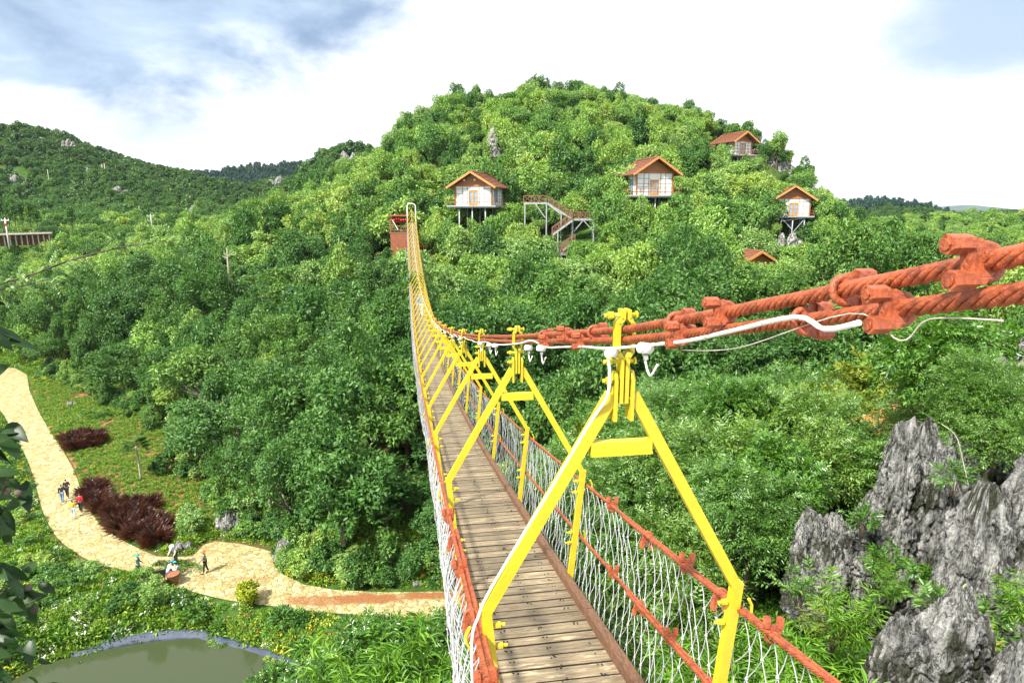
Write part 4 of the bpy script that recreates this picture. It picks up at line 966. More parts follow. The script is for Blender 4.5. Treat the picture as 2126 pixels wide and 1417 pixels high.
# ------------------------------------------------------------------ stairway on steel posts between the cabins
def stairway():
    t = empty('elevated_stairway', cloc(1160, 470, 103), 'rusty railed stairway on white steel posts zigzagging down between the cabins', 'stairway')
    o = t.location; L = lambda px, py, D=103: Vector(at(px, py, D)) - o
    def flight(a, b, name, wd=1.5, flat=False):
        a, b = Vector(a), Vector(b); q = MB(); v = (b - a)
        for y in (0, wd): q.bar(a + Vector((0, y, 0)), b + Vector((0, y, 0)), .10, .26)
        n = max(2, int(v.length / (.9 if flat else .33)))
        for k in range(n):
            c = a + v * ((k + .5) / n); q.box(c + Vector((0, wd / 2, .06)), (v.length / n * (1.0 if flat else .75), wd - .1, .06))
        q.build(name, M['stilt_steel'], t)
        for y in (-.03, wd + .03):
            r_ = MB(); up_ = Vector((0, y, 1.15)); lo_ = Vector((0, y, .25))
            r_.bar(a + up_, b + up_, .09, .09); r_.bar(a + lo_, b + lo_, .06, .06); m = max(2, int(v.length / 1.1))
            for k in range(m + 1):
                p = a + v * (k / m); r_.bar(p + Vector((0, y, 0)), p + Vector((0, y, 1.2)), .08, .08, up=(0, 1, 0))
                if k < m:
                    p2 = a + v * ((k + 1) / m); r_.bar(p + lo_, p2 + up_, .05, .05); r_.bar(p + up_, p2 + lo_, .05, .05)
            r_.build('railing', M['rail_wood'], t)
    p0, p1 = L(1087, 422), L(1136, 422); flight(p0, p1, 'landing', 1.6, True)
    p2 = L(1188, 455); flight(p1, p2, 'flight')
    p3, p4 = L(1188, 456), L(1234, 456); flight(p3, p4, 'landing', 2.2, True)
    flight(L(1147, 488, 101), L(1188, 458, 101), 'flight'); flight(L(1168, 520, 100), L(1194, 503, 100), 'flight', 1.3); flight(L(1163, 528, 100), L(1178, 528, 100), 'landing', 1.3, True)
    def post(a, zb=None, name='post', wd=.17):
        g = Vector(a) + o; z1 = gz(g.x, g.y) - .5 - o.z; q = MB(); q.bar(Vector(a), (a[0], a[1], z1 if zb is None else zb), wd, wd, up=(0, 1, 0)); q.build(name, M['stilt_steel'], t)
    for a in (p0 + Vector((.2, 0, -.1)), p1 + Vector((-.1, 0, -.1)), L(1165, 440), p3 + Vector((.1, 0, -.1)), p4 + Vector((-.1, 0, -.1)), p4 + Vector((-.1, 2, -.1)), p3 + Vector((.1, 2, -.1)), L(1158, 482, 101), L(1165, 530, 100), L(1177, 530, 100)): post(a)
    for a, b in ((L(1112, 424), L(1132, 452)), (L(1210, 458), L(1192, 480)), (L(1212, 458), L(1232, 480)), (L(1140, 426), L(1166, 446))):
        q = MB(); q.bar(a, b, .14, .14); q.build('brace', M['stilt_steel'], t)
stairway()

# ------------------------------------------------------------------ pavilion at the far bridge end
def pavilion():
    D = 104; o = at(829, 482, D); t = empty('lantern_pavilion', o, 'red brown open pavilion hung with red lanterns beside the far bridge end', 'pavilion')
    L = lambda px, py, dy=0: Vector(at(px, py, D)) - o + Vector((0, dy, 0))
    a, b = L(810, 482), L(847, 482); wd = b.x - a.x; dp = 3.0
    q = MB(); q.box((a.x + wd / 2, dp / 2, -.1), (wd + .3, dp, .2)); q.build('floor', M['rail_wood'], t)
    q = MB(); n = 9
    for k in range(n): q.box((a.x + wd * (k + .5) / n, .1 - .012 * (k % 2), -1.95), (wd / n, .12, 3.5))
    q.build('board_wall', M['red_brown_panel'], t)
    ht = L(829, 449).z
    for x in (a.x + .08, b.x - .08):
        for y in (.1, dp - .1): q = MB(); q.bar((x, y, 0), (x, y, ht), .16, .16, up=(0, 1, 0)); q.build('post', M['red_brown_panel'], t)
    q = MB(); q.box((a.x + wd / 2, dp / 2, ht + .1), (wd + .5, dp + .5, .18)); q.build('roof', M['red_brown_panel'], t)
    q = MB()
    for z in (1.0, .35): q.bar((a.x, .08, z), (b.x, .08, z), .08, .09)
    for k in range(4):
        xa, xb = a.x + wd * k / 4, a.x + wd * (k + 1) / 4; q.bar((xa, .08, .05), (xb, .08, 1.0), .05, .05); q.bar((xa, .08, 1.0), (xb, .08, .05), .05, .05)
    q.build('railing', M['rail_wood'], t)
    rnd = random.Random(2)
    for r in range(2):
        for k in range(7):
            x = a.x + .3 + (wd - .6) * k / 6; z = ht - .35 - .28 * r - rnd.uniform(0, .25); q = MB(); q.tube([(x, .15 + .4 * r, z + .20), (x, .15 + .4 * r, z + .10), (x, .15 + .4 * r, z), (x, .15 + .4 * r, z - .12), (x, .15 + .4 * r, z - .2)], [.06, .17, .2, .17, .06], 8)
            q.tube([(x, .15 + .4 * r, z + .2), (x, .15 + .4 * r, ht)], .012, 4); q.build('lantern', M['lantern_red'], t)
    q = MB(); q.bar(L(815, 457) + Vector((0, -.1, 0)), L(827, 477) + Vector((0, -.1, 0)), .1, .1); q.build('stay_pole', M['white_plain'], t)
    for px in (815, 843):
        q = MB(); p = L(px, 509); g = gz(p.x + o.x, D + .4) - o.z - .5; q.bar((p.x, .4, -.2), (p.x, .4, min(g, -4)), .3, .3, up=(0, 1, 0)); q.build('leg', M['concrete'], t)
pavilion()

# ------------------------------------------------------------------ far left: road viaduct, poles, masts
def viaduct():
    a, b = at(-60, 489, 152), at(106, 484, 162); t = empty('road_viaduct', a, 'road viaduct on thin orange posts at the foot of the left hill', 'viaduct'); o = Vector(a)
    q = MB(); v = b - o; q.bar((0, 0, 0), v, 4, .22); q.build('road_deck', M['concrete'], t)
    q = MB(); side = Vector((v.y, -v.x, 0)).normalized() * 1.95
    for z in (.40,): q.bar(side + Vector((0, 0, z)), v + side + Vector((0, 0, z)), .08, .10)
    for k in range(13): p = v * (k / 12) + side; q.bar(p, p + Vector((0, 0, .45)), .1, .1, up=(0, 1, 0))
    q.build('guard_rail', M['grey_steel'], t)
    for k in range(14):
        p = v * ((k + .4) / 14) + side * .8; q = MB(); q.bar(p + Vector((0, 0, -.2)), p + Vector((0, 0, -2.6)), .2, .2, up=(0, 1, 0)); q.build('pier', M['concrete'], t)
    q = MB(); p = -side * .9; q.bar(p + Vector((0, 0, -1.5)), v + p + Vector((0, 0, -1.5)), .3, 2.6); q.build('back_wall', M['rail_wood'], t)
viaduct()
def pole(px, py_top, py_bot, D, label, name='utility_pole', arms=True, m='concrete', band=False, group=None, r=.14):
    a, b = at(px, py_bot, D), at(px, py_top, D); h = (b - a).length; t = empty(name, a, label, 'pole', group)
    q = MB(); q.tube([(0, 0, -4), (0, 0, h)], [r * 1.2, r * .8], 8); q.build('shaft', M[m], t)
    if arms:
        q = MB(); q.bar((-.9, 0, h - .5), (.9, 0, h - .5), .14, .14); q.build('crossarm', M[m], t)
        for x in (-.8, 0, .8): q = MB(); q.tube([(x, 0, h - .43), (x, 0, h - .1)], .07, 6); q.build('insulator', M['white_plain'], t)
    if band: q = MB(); q.tube([(0, 0, h * .42), (0, 0, h * .62)], r * 1.6, 8); q.build('red_band', M['lantern_red'], t)
    return t
pole(14, 453, 480, 150, 'white utility pole with a red band beside the viaduct', m='white_plain', band=True, r=.13)
pole(315, 445, 466, 190, 'short pale utility pole rising from trees on the valley slope', m='grey_steel', r=.13)
pole(102, 352, 378, 300, 'tall pale utility pole on the left hillside', arms=False, r=.16)
pole(213, 341, 354, 330, 'twin utility pole high on the left hill, left one of the pair', arms=False, r=.22, group='poles high on the left hill')
pole(218, 340, 354, 330, 'twin utility pole high on the left hill, right one of the pair', arms=False, r=.22, group='poles high on the left hill')
for k, (px, top) in enumerate(((702, 292), (711, 284), (718, 288), (727, 290), (735, 293))):
    pole(px, top, 312, 296, ('thin antenna mast on the rocky hilltop, tallest of the five', 'thin antenna mast standing on the rocky hilltop')[0 if k == 1 else 1], 'antenna_mast', False, 'grey_steel', group='antenna masts on the rocky hilltop', r=.07)
# a dead forked trunk among the valley trees
def snag():
    D = 96; a, b = at(475, 572, D), at(471, 515, D); t = empty('bare_snag', a, 'bare pale forked trunk standing among valley trees', 'dead tree'); v = b - a
    q = MB(); q.tube([(0, 0, -5), v * .5, v * .8, v], [.16, .13, .10, .05], 7); q.tube([v * .62, v * .7 + Vector((-.8, 0, .1))], [.07, .03], 5); q.tube([v * .72, v * .8 + Vector((.9, 0, .15))], [.07, .03], 5); q.build('trunk', M['bark_pale'], t)
snag()

# ------------------------------------------------------------------ karst rock
def fbm(p, o=5, s=1.0):
    return mnoise.fractal(Vector(p) * s, 1.0, 2.0, o)
def karst(name, loc, peaks, label, seed, res=90, rings=70, mt='karst', lean=(0, 0), cat='rock', group=None, flute=.17, rough=.10):
    """fluted limestone: several leaning pinnacles, each (x, y, radius x, radius y, height, depth below)"""
    V, Q, G = [], [], []; rnd = random.Random(seed)
    for (cx, cy, rx, ry, ht, dn) in peaks:
        b0 = len(V); lx, ly = lean[0] + rnd.uniform(-.10, .10), lean[1] + rnd.uniform(-.1, .1); so_ = rnd.uniform(0, 50); S = max(rx, ry); tw = rnd.uniform(0, 6.28)
        for i in range(rings + 1):
            f = i / rings; z = -dn + (ht + dn) * f; prof = (1 - f ** 7) ** .5 * (1.0 - .42 * f)
            for j in range(res):
                a = 2 * PI * j / res; ca, sa = math.cos(a), math.sin(a); u = z / S
                big = mnoise.fractal(Vector((ca * 1.1, sa * 1.1, u * .7 + so_)), 1.0, 2.1, 3)
                wob = .35 * mnoise.noise(Vector((ca, sa, u * 1.5 + so_ * 4)))
                fl_ = abs(mnoise.noise(Vector((ca * 2.6 + wob, sa * 2.6 + wob, u * .45 + so_ * 2)))); fl2 = abs(mnoise.noise(Vector((ca * 6 + wob, sa * 6, u * 1.2 + so_ * 3)))); fl3 = abs(mnoise.noise(Vector((ca * 14, sa * 14, u * 3 + so_))))
                cr = abs(mnoise.noise(Vector((ca * 1.6 + u * .5, sa * 1.6, u * 2.2 + so_ * 5))))
                g1, g2, g3, g4 = (max(0, 1 - v_ * m_) for v_, m_ in ((fl_, 4.5), (fl2, 4.5), (fl3, 4), (cr, 9)))
                blk = math.floor((mnoise.noise(Vector((ca * 1.5, sa * 1.5, u * 1.3 + so_ * 7))) + 1) * 3.2) * .075
                k = 1.08 + .26 * big + blk - .16 - flute * g1 - flute * .55 * g2 - flute * .22 * g3 - .14 * g4 + rough * mnoise.fractal(Vector((ca * 9, sa * 9, u * 6 + so_)), .8, 2.0, 4)
                k = max(.15, k); rr = prof * k; jag = f ** 3 * S * (.45 * mnoise.noise(Vector((ca * rr * 2.2 + so_, sa * rr * 2.2, so_))) + .35 * mnoise.noise(Vector((ca * rr * 6 + so_, sa * rr * 6, so_ * 2))))
                V.append((cx + rx * rr * ca + lx * (z + dn), cy + ry * rr * sa + ly * (z + dn), z + jag - .10 * S * (g1 + .5 * g2) * f))
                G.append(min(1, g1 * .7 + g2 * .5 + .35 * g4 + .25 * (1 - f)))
        i = np.arange(rings)[:, None] * res + np.arange(res)[None]; i2 = np.arange(rings)[:, None] * res + (np.arange(res) + 1)[None] % res
        Q.append((np.stack([i, i2, i2 + res, i + res], -1).reshape(-1, 4) + b0))
    me = mesh_fast(name, np.array(V), quads=np.concatenate(Q), mats=[M[mt]], smooth_=True)
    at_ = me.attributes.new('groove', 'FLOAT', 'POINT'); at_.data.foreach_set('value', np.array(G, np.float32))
    o = link(bpy.data.objects.new(name, me)); o.location = loc; return tag(o, label, cat, group)
RA = at(1850, 1040, 10.6)
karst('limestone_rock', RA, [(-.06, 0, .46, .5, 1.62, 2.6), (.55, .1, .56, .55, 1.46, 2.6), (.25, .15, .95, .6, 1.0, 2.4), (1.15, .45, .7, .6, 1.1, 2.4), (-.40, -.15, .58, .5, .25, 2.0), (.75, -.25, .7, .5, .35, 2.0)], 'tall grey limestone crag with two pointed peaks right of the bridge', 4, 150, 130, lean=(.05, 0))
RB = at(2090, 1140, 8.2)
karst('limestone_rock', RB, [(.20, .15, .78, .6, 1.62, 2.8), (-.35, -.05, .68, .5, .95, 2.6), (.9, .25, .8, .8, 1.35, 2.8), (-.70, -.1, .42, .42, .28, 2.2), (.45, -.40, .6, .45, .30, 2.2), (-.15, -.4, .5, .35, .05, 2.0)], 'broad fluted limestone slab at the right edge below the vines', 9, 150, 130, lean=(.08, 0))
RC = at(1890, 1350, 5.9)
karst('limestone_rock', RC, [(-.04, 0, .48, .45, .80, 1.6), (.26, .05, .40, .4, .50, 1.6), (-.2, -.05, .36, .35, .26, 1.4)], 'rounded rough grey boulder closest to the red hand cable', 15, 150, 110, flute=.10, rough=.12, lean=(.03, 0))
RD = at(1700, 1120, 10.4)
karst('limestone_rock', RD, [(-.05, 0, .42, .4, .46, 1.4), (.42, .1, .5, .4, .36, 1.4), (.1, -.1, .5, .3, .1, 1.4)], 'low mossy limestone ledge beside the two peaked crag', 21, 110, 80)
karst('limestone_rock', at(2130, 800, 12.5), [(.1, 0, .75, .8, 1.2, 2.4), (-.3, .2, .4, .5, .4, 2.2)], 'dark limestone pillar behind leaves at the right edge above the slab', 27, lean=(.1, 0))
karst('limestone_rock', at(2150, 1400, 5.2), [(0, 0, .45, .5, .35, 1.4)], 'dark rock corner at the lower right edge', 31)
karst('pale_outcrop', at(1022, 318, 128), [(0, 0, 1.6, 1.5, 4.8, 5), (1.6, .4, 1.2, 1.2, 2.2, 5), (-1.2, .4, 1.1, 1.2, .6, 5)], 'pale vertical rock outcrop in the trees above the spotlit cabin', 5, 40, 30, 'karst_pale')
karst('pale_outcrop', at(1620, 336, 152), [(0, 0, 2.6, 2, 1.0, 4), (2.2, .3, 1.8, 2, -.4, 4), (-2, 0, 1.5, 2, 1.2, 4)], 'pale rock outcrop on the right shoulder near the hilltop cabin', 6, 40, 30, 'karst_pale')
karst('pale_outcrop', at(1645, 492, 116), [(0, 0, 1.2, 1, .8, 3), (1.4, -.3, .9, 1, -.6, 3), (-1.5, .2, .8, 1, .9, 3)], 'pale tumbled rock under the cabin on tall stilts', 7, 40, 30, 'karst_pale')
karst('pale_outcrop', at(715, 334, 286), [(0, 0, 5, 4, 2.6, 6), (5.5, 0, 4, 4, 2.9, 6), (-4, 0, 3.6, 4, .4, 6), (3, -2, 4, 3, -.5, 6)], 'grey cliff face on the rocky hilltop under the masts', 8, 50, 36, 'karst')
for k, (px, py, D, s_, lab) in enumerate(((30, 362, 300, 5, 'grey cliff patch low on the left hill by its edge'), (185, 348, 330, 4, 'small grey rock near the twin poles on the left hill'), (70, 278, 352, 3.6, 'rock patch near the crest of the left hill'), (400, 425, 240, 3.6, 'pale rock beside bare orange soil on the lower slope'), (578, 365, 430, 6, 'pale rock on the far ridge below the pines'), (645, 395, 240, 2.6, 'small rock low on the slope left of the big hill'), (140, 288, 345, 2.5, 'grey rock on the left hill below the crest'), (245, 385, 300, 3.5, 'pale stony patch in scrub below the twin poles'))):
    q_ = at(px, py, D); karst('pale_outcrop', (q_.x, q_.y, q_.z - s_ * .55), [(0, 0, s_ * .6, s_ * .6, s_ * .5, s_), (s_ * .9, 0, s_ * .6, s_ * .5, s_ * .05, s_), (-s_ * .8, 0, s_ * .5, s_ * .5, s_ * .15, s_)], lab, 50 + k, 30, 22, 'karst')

# crowns that stand in front of the cabins' stilts and the stairway foot: (column and row of the top, distance, width factor)
def cover_trees():
    rnd = random.Random(55)
    spots = [(950,440,101,.7),(985,447,100.5,.6),(1022,440,101,.7),(932,457,100,.8),(985,455,101,.75),(1038,442,101,.9),(1075,452,99,.9),(900,446,103,.8),(960,470,97,1.),(1010,470,97,1.),(1285,372,100,1.05),(1262,385,99,1.),(1345,415,101,.7),(1320,410,100,.8),(1410,402,102,.8),(1385,425,98,.9),(1585,404,117,.7),(1712,425,116,.8),(1640,512,106,1.),(1690,505,108,.9),(1590,492,111,.9),
             (1500,300,134,.8),(1545,322,133,.8),(1580,322,136,.7),(1520,335,130,.9),(1490,320,132,.9),(1538,544,78,.7),(1575,546,78,.7),(1612,543,78,.7),(1505,530,80,.7),(1560,555,76,.9),(1600,560,76,.9),(800,516,100,.8),(835,518,99,.7),
             (1180,548,95,.9),(1150,548,95,.8),(1120,490,98,.9),(1210,500,97,.8),(1092,470,98,.8),(1268,480,98,.9),(1200,530,94,.9),(1140,520,95,.9),(890,530,94,.9),(1440,470,96,1.),(1470,440,106,1.),(1180,405,108,.9)]
    for px, py, D, s in spots:
        key = rnd.choice(['hill', 'hilltwo', 'hill', 'hilldark']); i = rnd.randrange(9); k = KIND[key][i % len(KIND[key])]; p = at(px, py, D); s *= rnd.uniform(.9, 1.1)
        g = gz(p.x, p.y); z = min(g, p.z - k.top * s)
        sz = s
        if g + k.top * s < p.z: z = g; sz = (p.z - g) / k.top
        t = empty({'hill': 'hill_tree', 'hilltwo': 'feathery_tree', 'hilldark': 'dark_tree'}[key], (p.x, p.y, z), {'hill': 'round leafy mid green tree among the dense forest on the cabin hill', 'hilltwo': 'light green feathery tree in layered tufts on the cabin hill', 'hilldark': 'dark green dense tree on the wooded cabin hill'}[key], 'tree', {'hill': 'mid green trees of the cabin hill', 'hilltwo': 'feathery light trees of the cabin hill', 'hilldark': 'dark trees of the cabin hill'}[key], rnd.uniform(0, 6)); t.scale = (s, s, min(sz, s * 1.6))
        c = link(bpy.data.objects.new('crown', k.crown)); c.parent = t; c.location = (0, 0, k.h); q = link(bpy.data.objects.new('trunk', k.trunk)); q.parent = t
cover_trees()
# ------------------------------------------------------------------ valley floor planting
def tuft(name, seed, R, H, nl, L, W, m, flower=None, ff=.06):
    rng = np.random.default_rng(seed); d = rdir(rng, nl); d[:, 2] = np.abs(d[:, 2]); k = rng.uniform(.25, 1, nl)[:, None] ** .6
    P = d * k * np.array([R, R, H]); A = d * .8 + rdir(rng, nl) * .6; Nn = d * .3 + rdir(rng, nl) * .4 + np.array([0, 0, .9]); mi = np.zeros(nl, int)
    if flower:
        f = rng.random(nl) < ff; P[f] *= 1.08; mi[f] = 1; A[f] = rdir(rng, f.sum()); Nn[f] = (0, 0, 1)
    s = rng.uniform(.7, 1.3, nl)
    return leafmesh(name, P, A, Nn, L * s, W * s, [M[m]] + ([M[flower]] if flower else []), matidx=mi)
def fpoly(px, z=ZF): return fl(px, z)
BED1 = fpoly([(63,793),(110,797),(210,815),(335,838),(215,858),(104,884),(82,852)])
BED2 = fpoly([(106,896),(215,868),(330,848),(352,880),(400,955),(455,1000),(470,1080),(350,1110),(300,1128),(245,1112),(212,1086),(172,1016),(152,965),(129,926)])
PURP1 = fpoly([(130,915),(160,905),(205,905),(222,918),(200,932),(150,938)])
PURP2 = fpoly([(172,1012),(200,1008),(250,1050),(300,1046),(322,1042),(320,1070),(350,1095),(352,1125),(300,1140),(255,1116),(212,1086),(185,1050)])
def valley():
    for nm, pg in (('bed_soil', BED1), ('bed_soil', BED2)): flat_sheet(nm, pg, ZF + .03, MATS.get('bed_earth') or mat('bed_earth', (.24, .095, .045), .95, var=.35, vscale=1.2, bump=.4))
    bed = [tuft('bed_plant', 100 + i, .30, .34, 110, .15, .07, 'leaf_bed') for i in range(3)]
    cov = [tuft('cover_plant', 110 + i, .52, .50, 170, .20, .08, 'leaf_bed') for i in range(3)] + [tuft('cover_flower', 120, .5, .45, 170, .18, .07, 'leaf_bed', 'flower_yellow', .10), tuft('cover_flower', 121, .5, .45, 170, .18, .07, 'leaf_bed', 'flower_white', .16), tuft('cover_red', 122, .42, .3, 120, .16, .07, 'leaf_bed', 'flower_red', .08), tuft('cover_dark', 123, .6, .7, 200, .22, .1, 'leaf_dark')]
    x, y, rg = sow(.54, (-80, 0), (40, 105), 31, lambda a, b: (inpoly(a, b, BED1) | inpoly(a, b, BED2)) & ~inpoly(a, b, PURP1) & ~inpoly(a, b, PURP2) & (_n2(a, b, 1.6, 14) > -.40))
    scatter('flower_bed', np.stack([x, y, np.full(len(x), ZF)], 1), np.repeat(rg.uniform(.65, 1.1, (len(x), 1)), 3, 1), rg.integers(0, 3, len(x)), bed, seed=3)
    tag(bpy.data.objects['flower_bed'], 'rows of low green bedding plants on red soil beside the path', 'flower bed')
    inb = lambda a, b: inpoly(a, b, PATH) | (dpoly(a, b, PATH) < .45) | inpoly(a, b, BED1) | inpoly(a, b, BED2) | inpoly(a, b, PURP1) | inpoly(a, b, PURP2)
    def ok(a, b):
        z = ground(a, b); sl = (_n2(a, b, 5, 15) > -.40) | (b > 60)
        return ~inb(a, b) & ~(inpoly(a, b, POND)) & (dpoly(a, b, POND) > .42) & sl & inframe(a, b, z, 250, 250) & (z < -15) & (b < np.interp(a, [p[0] for p in FB], [p[1] for p in FB]) + 6)
    x, y, rg = sow(.62, (-95, 20), (22, 112), 32, ok); n = len(x); q = _n2(x, y, 7, 16) + rg.normal(0, .16, n)
    v = np.where(q < -.22, 3, np.where(q < -.12, 6, np.where(q < .12, rg.integers(0, 3, n), np.where(q < .2, 4, rg.integers(0, 3, n))))); red = (np.abs(dpoly(x, y, PATH) - 1.7) < .9) & (rg.random(n) < .3) & (y < 48); v = np.where(red, 5, v)
    sz = rg.uniform(.7, 1.5, n) * np.where((dpoly(x, y, PATH) < 1.0), .75, 1)
    scatter('ground_cover', np.stack([x, y, ground(x, y) - .03], 1), np.repeat(sz[:, None], 3, 1), v, cov, seed=4)
    tag(bpy.data.objects['ground_cover'], 'mixed green ground cover with yellow and white flowers round the pond and path', 'ground cover')
    print('cover', n)
    # low edging between the two beds
    e = [Vector((p[0], p[1], ZF + .06)) for p in fpoly([(101, 890), (150, 878), (215, 862), (275, 853), (330, 845)])]
    mb = MB()
    for a, b in zip(e, e[1:]): mb.bar(a, b + (b - a) * .02, .32, .3, bev=.03)
    tag(mb.build('stone_edging', M['orange_earth']), 'low straw coloured edging between the two flower beds', 'edging')
    # purple fountain grass: arching blades, each clump a thing
    pm = []
    for i in range(3):
        rng = np.random.default_rng(300 + i); nl = 260; a = rng.uniform(0, 6.28, nl); t = rng.uniform(.15, 1, nl); r0 = rng.uniform(0, .18, nl)
        P = np.stack([np.cos(a) * r0, np.sin(a) * r0, rng.uniform(0, .35, nl)], 1); A = np.stack([np.cos(a) * t, np.sin(a) * t, 1.1 - .5 * t], 1)
        pm.append(leafmesh('clump', P, A, np.stack([-np.cos(a), -np.sin(a), np.ones(nl)], 1), rng.uniform(.5, 1.0, nl), .05, [M['leaf_purple']], droop=.35))
    k = 0
    for poly, lab, grp in ((PURP1, 'small maroon grass clump in the oval patch in the upper flower bed', 'maroon grass clumps of the oval patch'), (PURP2, 'maroon grass clump in the long dark drift along the path bend', 'maroon grass clumps along the path bend')):
        xs = [p[0] for p in poly]; ys = [p[1] for p in poly]; x, y, rg = sow(.85 if poly is PURP2 else .8, (min(xs), max(xs)), (min(ys), max(ys)), 35, lambda a, b: inpoly(a, b, poly))
        for a, b in zip(x, y):
            o = link(bpy.data.objects.new('maroon_grass', pm[k % 3])); o.location = (a, b, ZF); o.rotation_euler = (0, 0, rg.uniform(0, 6)); o.scale = (rg.uniform(.9, 1.4),) * 3; tag(o, lab, 'ornamental grass', grp, 'thing'); k += 1
    # pond liner
    pw = [Vector((p[0], p[1], 0)) for p in catmull(fl([(150,1362),(179,1357),(220,1346),(264,1338),(330,1328),(405,1323),(447,1333),(508,1347),(565,1366),(603,1385),(625,1410)], ZW), 6)]
    cen = Vector((sum(p.x for p in pw) / len(pw), sum(p.y for p in pw) / len(pw) - 3, 0)); V, Q = [], []; rnd = random.Random(6); m_ = 4
    for i, p in enumerate(pw):
        o = (p - cen).normalized()
        for j in range(m_ + 1):
            f = j / m_; wv = .05 * math.sin(i * 1.9 + j) + rnd.uniform(-.03, .03); V.append(tuple(p + o * (.5 * f + wv - .1) + Vector((0, 0, ZW - .05 + (.16 + .30 * (.5 + .5 * math.sin(i * .16 + 4.4))) * f ** .8 + wv * .5))))
    for i in range(len(pw) - 1):
        for j in range(m_): a = i * (m_ + 1) + j; Q.append((a, a + 1, a + m_ + 2, a + m_ + 1))
    me = mesh_fast('pond_liner', V, quads=Q, mats=[M['liner']], smooth_=True); o = link(bpy.data.objects.new('pond_liner', me)); sm = o.modifiers.new('thick', 'SOLIDIFY'); sm.thickness = .02
    tag(o, 'crinkled blue grey liner sheet along the pond bank', 'pond liner')
    # boulders near the path
    for k, (px, py, D_z, s_, lab, m2) in enumerate(((147, 842, ZF, .8, 'small dark boulder lying in the upper flower bed', 'karst'), (372, 1142, ZF, 1.0, 'boulder with shrubs where the path bends to the right', 'karst'), (600, 1160, ZF, 1.5, 'grey rock face at the inner corner of the wide paving', 'karst'), (640, 1150, ZF, 1.1, 'smaller rock right of the rock face by the paving', 'karst'), (472, 1100, ZF, 1.5, 'upright rock in shade under the trees above the paving', 'karst'), (865, 1215, ZF, .5, 'low pale stones on the path verge near the bridge', 'karst_pale'))):
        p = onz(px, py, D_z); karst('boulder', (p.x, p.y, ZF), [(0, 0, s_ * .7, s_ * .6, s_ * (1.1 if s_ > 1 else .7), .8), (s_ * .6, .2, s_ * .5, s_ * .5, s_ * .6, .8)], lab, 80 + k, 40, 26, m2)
valley()

# ------------------------------------------------------------------ shrubs at the edge of the woods
kinds('shrub', 4, 1.25, 1.9, .15, 11, 2600, .20, .10, 'leaf_hill', blob=(.28, .42))
kinds('shrubdark', 3, 1.3, 2.0, .15, 11, 2600, .22, .11, 'leaf_dark', blob=(.28, .42))
kinds('shrubyellow', 2, .85, 1.0, .05, 9, 1500, .20, .09, 'leaf_yellow')
kinds('shrubred', 1, 1.2, 1.6, .2, 9, 900, .3, .14, 'leaf_red')
def plant(key, i, loc, label, cat, group=None, s=(1, 1, 1), rot=0.0, name=None):
    k = KIND[key][i % len(KIND[key])]; t = empty(name or 'shrub', loc, label, cat, group, rot); t.scale = s if hasattr(s, '__len__') else (s,) * 3
    c = link(bpy.data.objects.new('crown', k.crown)); c.parent = t; c.location = (0, 0, k.h)
    q = link(bpy.data.objects.new('trunk', k.trunk)); q.parent = t
    return t
